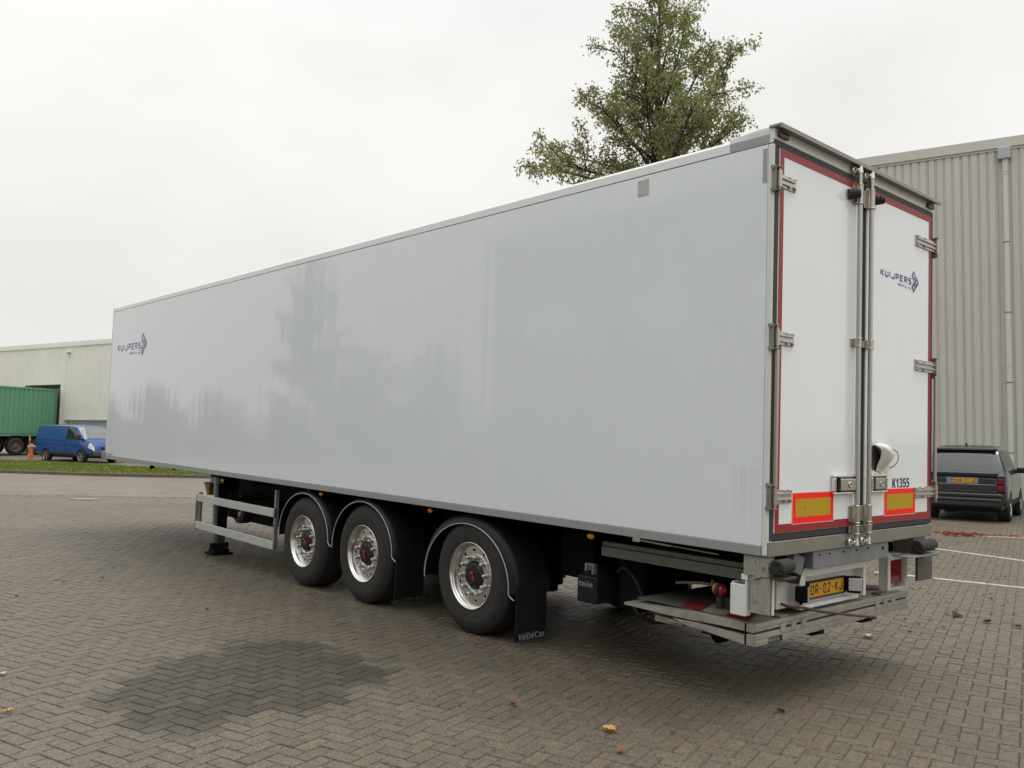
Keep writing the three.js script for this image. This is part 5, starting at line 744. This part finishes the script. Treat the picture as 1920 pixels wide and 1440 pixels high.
{ // blue van on the far yard
  const c = thing('delivery_van', 'blue panel van standing before the green container and the white warehouse', 'van', [-48.85, 0.262, -7.55], 20 * Math.PI / 180);
  const B = carBody([[0.0, 0.50, 1.86, 0.90], [0.05, 0.42, 1.93, 0.965], [0.25, 0.38, 1.97, 0.985], [1.2, 0.36, 1.99, 0.985], [2.6, 0.36, 1.99, 0.985], [3.15, 0.36, 1.95, 0.985], [3.35, 0.36, 1.87, 0.98], [4.02, 0.36, 1.28, 0.97], [4.15, 0.36, 1.21, 0.96], [4.62, 0.38, 1.06, 0.92], [4.80, 0.42, 0.84, 0.84], [4.86, 0.48, 0.68, 0.78]], { belt: 1.22, roof: 1.95, wt: 0.80, mid: 0.86, arches: [[0.98, 0.34, 0.39], [3.91, 0.34, 0.39]] });
  mesh('body', B.geo, MV.blue, c); mesh('underbody', bx(0.3, 0.26, -0.8, 4.6, 0.55, 0.8, 0.03), MV.liner, c);
  mesh('windscreen', B.patch([[5.95, 5.12], [7.0, 4.9], [7.0, 9.1], [5.95, 8.88]], 0.005, 8, 20), MV.screen, c);
  for (const sd of [1, -1]) { const m = s => sd > 0 ? s : 14 - s;
    mesh('side_window', B.patch([[4.02, m(3.98)], [7.2, m(3.98)], [5.75, m(4.9)], [4.02, m(4.9)]], 0.006, 14, 8), MV.glass, c);
    mesh('side_moulding', [B.patch([[3.25, m(1.4)], [5.2, m(1.4)], [5.2, m(2.2)], [3.25, m(2.2)]], 0.012, 10, 4), B.patch([[0.2, m(1.4)], [1.7, m(1.4)], [1.7, m(2.3)], [0.2, m(2.3)]], 0.01, 8, 4)], MV.bumper, c);
    mesh('body_crease', B.patch([[1.1, m(3.83)], [4.0, m(3.83)], [4.0, m(3.9)], [1.1, m(3.9)]], 0.008, 14, 2), std(0.006, 0.035, 0.16, 0.5), c);
    mesh('door_joint', B.patch([[3.98, m(1.9)], [4.0, m(1.9)], [4.0, m(4.95)], [3.98, m(4.95)]], 0.005, 1, 14), MV.trim, c);
    mesh('headlight', B.patch([[8.55, m(3.15)], [10.1, m(2.9)], [9.9, m(4.35)], [8.7, m(4.5)]], 0.008, 8, 8), MV.lampClear, c);
    mesh('door_mirror', [new RoundedBoxGeometry(0.14, 0.30, 0.22, 2, 0.05).translate(3.86, 1.32, sd * 1.11), bx(3.8, 1.2, sd * 0.9, 3.88, 1.26, sd * 1.05, 0.01)], MV.trim, c);
    roadWheel(c, 0.98, sd * 0.98, 0.34, 0.22, 6); roadWheel(c, 3.91, sd * 0.98, 0.34, 0.22, 6); }
  mesh('front_bumper', B.patch([[8.9, 1.6], [10.98, 1.6], [10.98, 3.0], [8.9, 2.75]], 0.02, 10, 6), MV.bumper, c); mesh('front_bumper', [bx(4.72, 0.36, -0.86, 4.90, 0.62, 0.86, 0.05)], MV.bumper, c); mesh('grille', bx(4.74, 0.70, -0.5, 4.85, 0.86, 0.5, 0.03), MV.trim, c); mesh('rear_bumper', bx(-0.06, 0.42, -0.9, 0.1, 0.62, 0.9, 0.04), MV.bumper, c);
  mesh('wiper', bx(4.0, 1.245, -0.6, 4.06, 1.275, 0.7, 0.01), MV.trim, c);
}
{ // green container on its trailer, backed into the loading dock
  const o = [-54.42 - 1.22 * E1.x, 0.48, -9.05 - 1.22 * E1.z], th = A + Math.PI / 2 + 0.02; // local x runs from the yard towards the wall, end door at x = 0
  const ch = thing('container_trailer', 'black container trailer with mud-spattered wheels under the green container', 'trailer', o, th);
  const green = std(0.125, 0.315, 0.185, 0.55, { map: rep(streaks(0.82, 1.1), 0.2, 0.2) }), greenD = std(0.075, 0.21, 0.125, 0.55), W2 = 1.22;
  for (const z of [0.45, -0.45]) mesh('chassis_beam', bx(-13, 0.82, z - 0.08, 0.2, 1.08, z + 0.08), MV.liner, ch);
  mesh('underside', bx(-8, 0.45, -0.9, 0.1, 0.9, 0.9), MV.liner, ch);
  for (const x of [-1.0, -2.35, -3.7]) for (const sd of [1, -1]) { const w = part('wheel', ch); w.position.set(x, 0.5, sd * (W2 - 0.02)); if (sd < 0) w.rotation.y = Math.PI; const L = p => new THREE.LatheGeometry(p.map(q => new THREE.Vector2(...q)), 36).rotateX(Math.PI / 2); mesh('tyre', L([[0.29, -0.02], [0.36, 0], [0.46, 0], [0.5, -0.05], [0.5, -0.3], [0.3, -0.33]]), std(0.03, 0.028, 0.025, 0.9), w); mesh('rim', L([[0.0, -0.05], [0.13, -0.04], [0.15, -0.1], [0.24, -0.11], [0.28, -0.03], [0.3, -0.015]].reverse()), std(0.11, 0.09, 0.07, 0.8), w);
    mesh('mudguard', new THREE.TorusGeometry(0.6, 0.02, 6, 24, Math.PI).scale(1, 1, 9).translate(x, 0.5, sd * (W2 - 0.18)), MV.trim, ch); }
  const ct = thing('shipping_container', 'weathered green corrugated shipping container backed into the warehouse dock', 'container', [o[0], o[1] + 1.1, o[2]], th);
  for (const sd of [1, -1]) { const g = cladding(0.06, 12.0, 0.18, 2.78, 0.278, 0.14, 0.036, 42); if (sd > 0) g.rotateY(0).translate(-12.06, 0, W2 - 0.02); else g.rotateY(Math.PI).translate(0, 0, -W2 + 0.02); mesh('side_panel', g, green, ct); }
  mesh('body', bx(-12.05, 0.16, -W2 + 0.08, -0.1, 2.8, W2 - 0.08), greenD, ct);
  for (const sd of [1, -1]) { const z = sd * W2; mesh('top_rail', bx(-12.1, 2.78, z - sd * 0.1, 0, 2.89, z, 0.008), green, ct); mesh('bottom_rail', bx(-12.1, 0.0, z - sd * 0.1, 0, 0.17, z, 0.008), greenD, ct); for (const x of [-0.14, -12.2]) mesh('corner_post', bx(x, 0.12, z - sd * 0.14, x + 0.14, 2.8, z + sd * 0.003, 0.008), greenD, ct); for (const x of [-0.17, -12.21]) for (const y of [-0.003, 2.775]) mesh('corner_casting', bx(x, y, z - sd * 0.16, x + 0.18, y + 0.12, z + sd * 0.006, 0.01), greenD, ct); }
  mesh('end_door', [bx(-0.1, 0.1, -W2 + 0.02, 0.0, 2.8, -0.01), bx(-0.1, 0.1, 0.01, 0.0, 2.8, W2 - 0.02)], green, ct); mesh('roof', bx(-12.1, 2.79, -W2 + 0.105, -0.01, 2.86, W2 - 0.105), green, ct);
  const ds = thing('dock_shelter', 'dark padded dock shelter round the end of the green container', 'dock shelter', [-54.6, 0.48, -9.27], A);
  mesh('side_pad', [bx(-0.55, 0.6, -0.4, -0.06, 4.1, -0.08, 0.02)], MB.shelter, ds); mesh('side_pad', [bx(-3.9, 0.6, -0.4, -3.5, 4.1, -0.08, 0.02)], MB.shelter, ds); for (const y of [1.5, 2.35, 3.2]) mesh('pad_fold', bx(-0.54, y, -0.085, -0.07, y + 0.06, -0.06, 0.01), MB.dark, ds);
}
{ // orange hydrant and the thin marker post behind it
  const p = at(-25.36, 45.2, 0), h = thing('hydrant', 'orange hydrant post with a pale collar at the back of the grass', 'hydrant', [p.x, 0.26, p.z]), or = std(0.62, 0.16, 0.05, 0.5), pale = std(0.5, 0.42, 0.34, 0.6);
  mesh('post', [cyl([0, -0.1, 0], [0, 0.86, 0], 0.105, 0.10, 20), new THREE.SphereGeometry(0.10, 20, 10, 0, 6.3, 0, 1.57).scale(1, 0.7, 1).translate(0, 0.86, 0)], or, h); mesh('collar', cyl([0, 0.76, 0], [0, 0.82, 0], 0.135, 0.135, 20), pale, h); for (const s of [1, -1]) mesh('outlet', cyl([s * 0.09 * RT.x, 0.79, s * 0.09 * RT.z], [s * 0.20 * RT.x, 0.79, s * 0.20 * RT.z], 0.045), pale, h); mesh('base_ring', cyl([0, -0.05, 0], [0, 0.06, 0], 0.14), or, h);
  const q = at(-25.7, 45.6, 0), m = thing('marker_post', 'slim red and white marker post behind the orange hydrant', 'marker post', [q.x, 0.26, q.z]);
  for (let k = 0; k < 6; k++) mesh('band', cyl([0, k * 0.22, 0], [0, k * 0.22 + 0.218, 0], 0.045, 0.045, 12), k % 2 ? std(0.5, 0.45, 0.36, 0.6) : std(0.30, 0.13, 0.08, 0.6), m); mesh('cap', bx(-0.08, 1.2, -0.03, 0.08, 1.36, 0.03, 0.015), std(0.42, 0.22, 0.12, 0.6), m);
}
// drain cover on the road edge and the inlet in the kerb
{ const p = onGround(161, 937), d = thing('drain_cover', 'pale metal drain cover lying at the edge of the road', 'drain cover', [p.x, 0.0, p.z], Math.atan2(-RT.z, RT.x)); mesh('frame', bx(-0.33, 0.002, -0.24, 0.33, 0.018, 0.24, 0.006), std(0.2, 0.195, 0.18, 0.7), d); for (let k = 0; k < 5; k++) mesh('bar', bx(-0.28 + k * 0.115, 0.018, -0.2, -0.2 + k * 0.115, 0.028, 0.2, 0.004), std(0.26, 0.25, 0.22, 0.6), d);
  const q = onGround(352, 895.5), k = thing('kerb_inlet', 'dark slotted gully inlet set in the kerb', 'gully inlet', [q.x + 0.02, 0, q.z], Math.atan2(-3.4, 2.9) * -1 + Math.PI / 2 - 0.86); mesh('casting', bx(-0.32, 0.0, -0.05, 0.32, 0.125, 0.06, 0.01), MB.collar, k); for (let i = 0; i < 3; i++) mesh('slot', bx(-0.26 + i * 0.19, 0.02, 0.055, -0.13 + i * 0.19, 0.09, 0.064, 0.003), MB.dark, k); }

// ---------------------------------------------------------------- fallen leaves
function leafGeo(sd, L) { // a curled, lobed dry leaf
  const q = s => { const x = Math.sin(sd * 91.7 + s * 57.3) * 43758.5; return x - Math.floor(x); }, N = 14, pos = [], ix = [];
  for (let i = 0; i <= N; i++) { const f = i / N, w = L * (0.30 * Math.sin(Math.PI * Math.pow(f, 0.8)) * (1 + 0.35 * Math.sin(f * 19 + sd)) + 0.012), x = (f - 0.5) * L, lift = 0.008 + 0.10 * L * (2 * f - 1) ** 2 * (0.5 + q(1)); for (const [k, s] of [[0, -1], [1, 0], [2, 1]]) pos.push(x, lift + (s ? L * (0.10 + 0.22 * q(2 + k)) * Math.sin(Math.PI * f) : 0) + 0.004 * q(i * 3 + k), s * w); }
  for (let i = 0; i < N; i++) for (let k = 0; k < 2; k++) { const a = i * 3 + k; ix.push(a, a + 1, a + 3, a + 1, a + 4, a + 3); }
  let g = new THREE.BufferGeometry(); g.setAttribute('position', new THREE.Float32BufferAttribute(pos, 3)); g.setIndex(ix); g = norm(g); g.computeVertexNormals();
  return mergeGeometries([g, norm(cyl([L * 0.48, 0.01 + 0.04 * L, 0], [L * 0.8, 0.02, 0.05 * L], 0.0016, 0.001, 5))]);
}
const lm = [std(0.50, 0.27, 0.07, 0.7, { side: THREE.DoubleSide }), std(0.24, 0.075, 0.028, 0.75, { side: THREE.DoubleSide }), std(0.15, 0.085, 0.04, 0.8, { side: THREE.DoubleSide }), std(0.05, 0.032, 0.022, 0.85, { side: THREE.DoubleSide }), std(0.30, 0.06, 0.02, 0.75, { side: THREE.DoubleSide }), std(0.42, 0.38, 0.22, 0.75, { side: THREE.DoubleSide })];
const leafSpots = [[1143, 1372, 0.115, 0, 'ochre yellow curled leaf lying on the pavers in the foreground'], [1163, 1411, 0.075, 1, 'reddish brown leaf on the pavers just in front of the ochre one'], [962, 1323, 0.06, 4, 'small orange leaf on the pavers below the rear mud flap'], [1260, 1373, 0.04, 4, 'tiny rust-red leaf on the pavers to the right of the ochre leaf'], [17, 1337, 0.075, 0, 'yellow leaf on the pavers at the left edge, left of the dark stain'], [1466, 1337, 0.085, 2, 'tan leaf on the pavers below the tail lift corner'], [1630, 1196, 0.15, 5, 'pale curled leaf on the pavers below the rusty rod'], [1851, 1168, 0.11, 2, 'olive brown leaf alone on the pavers at far right'], [1908, 1177, 0.1, 3, 'dark shrivelled leaf at the right edge of the paved yard'], [1795, 1157, 0.17, 3, 'long dark leaf stalk on the pavers behind the tail lift'], [5, 1266, 0.08, 5, 'pale yellow-green leaf at the left edge beside the pavers'], [388, 1144, 0.07, 3, 'small black leaf on the pavers left of the wheels']];
leafSpots.forEach(([px, py, L, m, label], i) => { const p = onGround(px, py), l = mesh('fallen_leaf', leafGeo(i + 1, L * 0.9), lm[m]); l.position.copy(p); l.rotation.y = i * 1.9; tag(l, label, 'leaf', 'fallen leaves on the pavers'); });
{ // leaf litter: drifts of red leaves on the far parking line and scattered dark crumbs
  const red = [], crumbs = [];
  for (let k = 0; k < 240; k++) { const u = k < 170 ? 1800 + 46 * (rnd() + rnd() - 1) : rr(1742, 1912), p = onGround(u, 1003.5 + (u - 1800) * 0.036 + 3.2 * (rnd() + rnd() - 1)); red.push(leafGeo(rr(0, 50), rr(0.05, 0.1)).rotateY(rr(0, 6.3)).translate(p.x, rr(0, 0.03), p.z)); }
  const r = mesh('leaf_drift', red, lm[4]); r.userData = { kind: 'stuff', label: 'drift of red-brown leaves along the farthest parking line', category: 'leaves' };
  for (let k = 0; k < 110; k++) { const u = rr(1600, 1915), v = 1010 + 190 * Math.pow(rnd(), 1.3), p = onGround(u, v); if (p.z > -2.7 && p.x < 0.4) continue; crumbs.push(leafGeo(rr(0, 50), rr(0.02, 0.05)).rotateY(rr(0, 6.3)).translate(p.x, 0.002, p.z)); }
  for (let k = 0; k < 45; k++) { const p = onGround(rr(0, 700), rr(960, 1160)); if (p.z < 0.3 || p.x < -20) continue; crumbs.push(leafGeo(rr(0, 50), rr(0.02, 0.045)).rotateY(rr(0, 6.3)).translate(p.x, 0.002, p.z)); }
  const c = mesh('leaf_crumbs', crumbs, lm[3]); c.userData = { kind: 'stuff', label: 'dark dry leaf crumbs scattered over the pavers', category: 'leaves' };
  const pale = []; for (let k = 0; k < 60; k++) { const t = rr(0.3, 0.62), f = rr(0.15, 0.9), a = poly(KERB, t), b = poly(BACK, t), x = lerp(a[0], b[0], f), z = lerp(a[1], b[1], f); pale.push(leafGeo(rr(0, 50), rr(0.06, 0.13)).rotateY(rr(0, 6)).translate(x, yardHeight(depthOf({ x, z })) + 0.06, z)); }
  const g = mesh('pale_leaves', pale, lm[5]); g.userData = { kind: 'stuff', label: 'pale leaves lying in the grass verge', category: 'leaves' };
}
renderer.render(scene, camera);
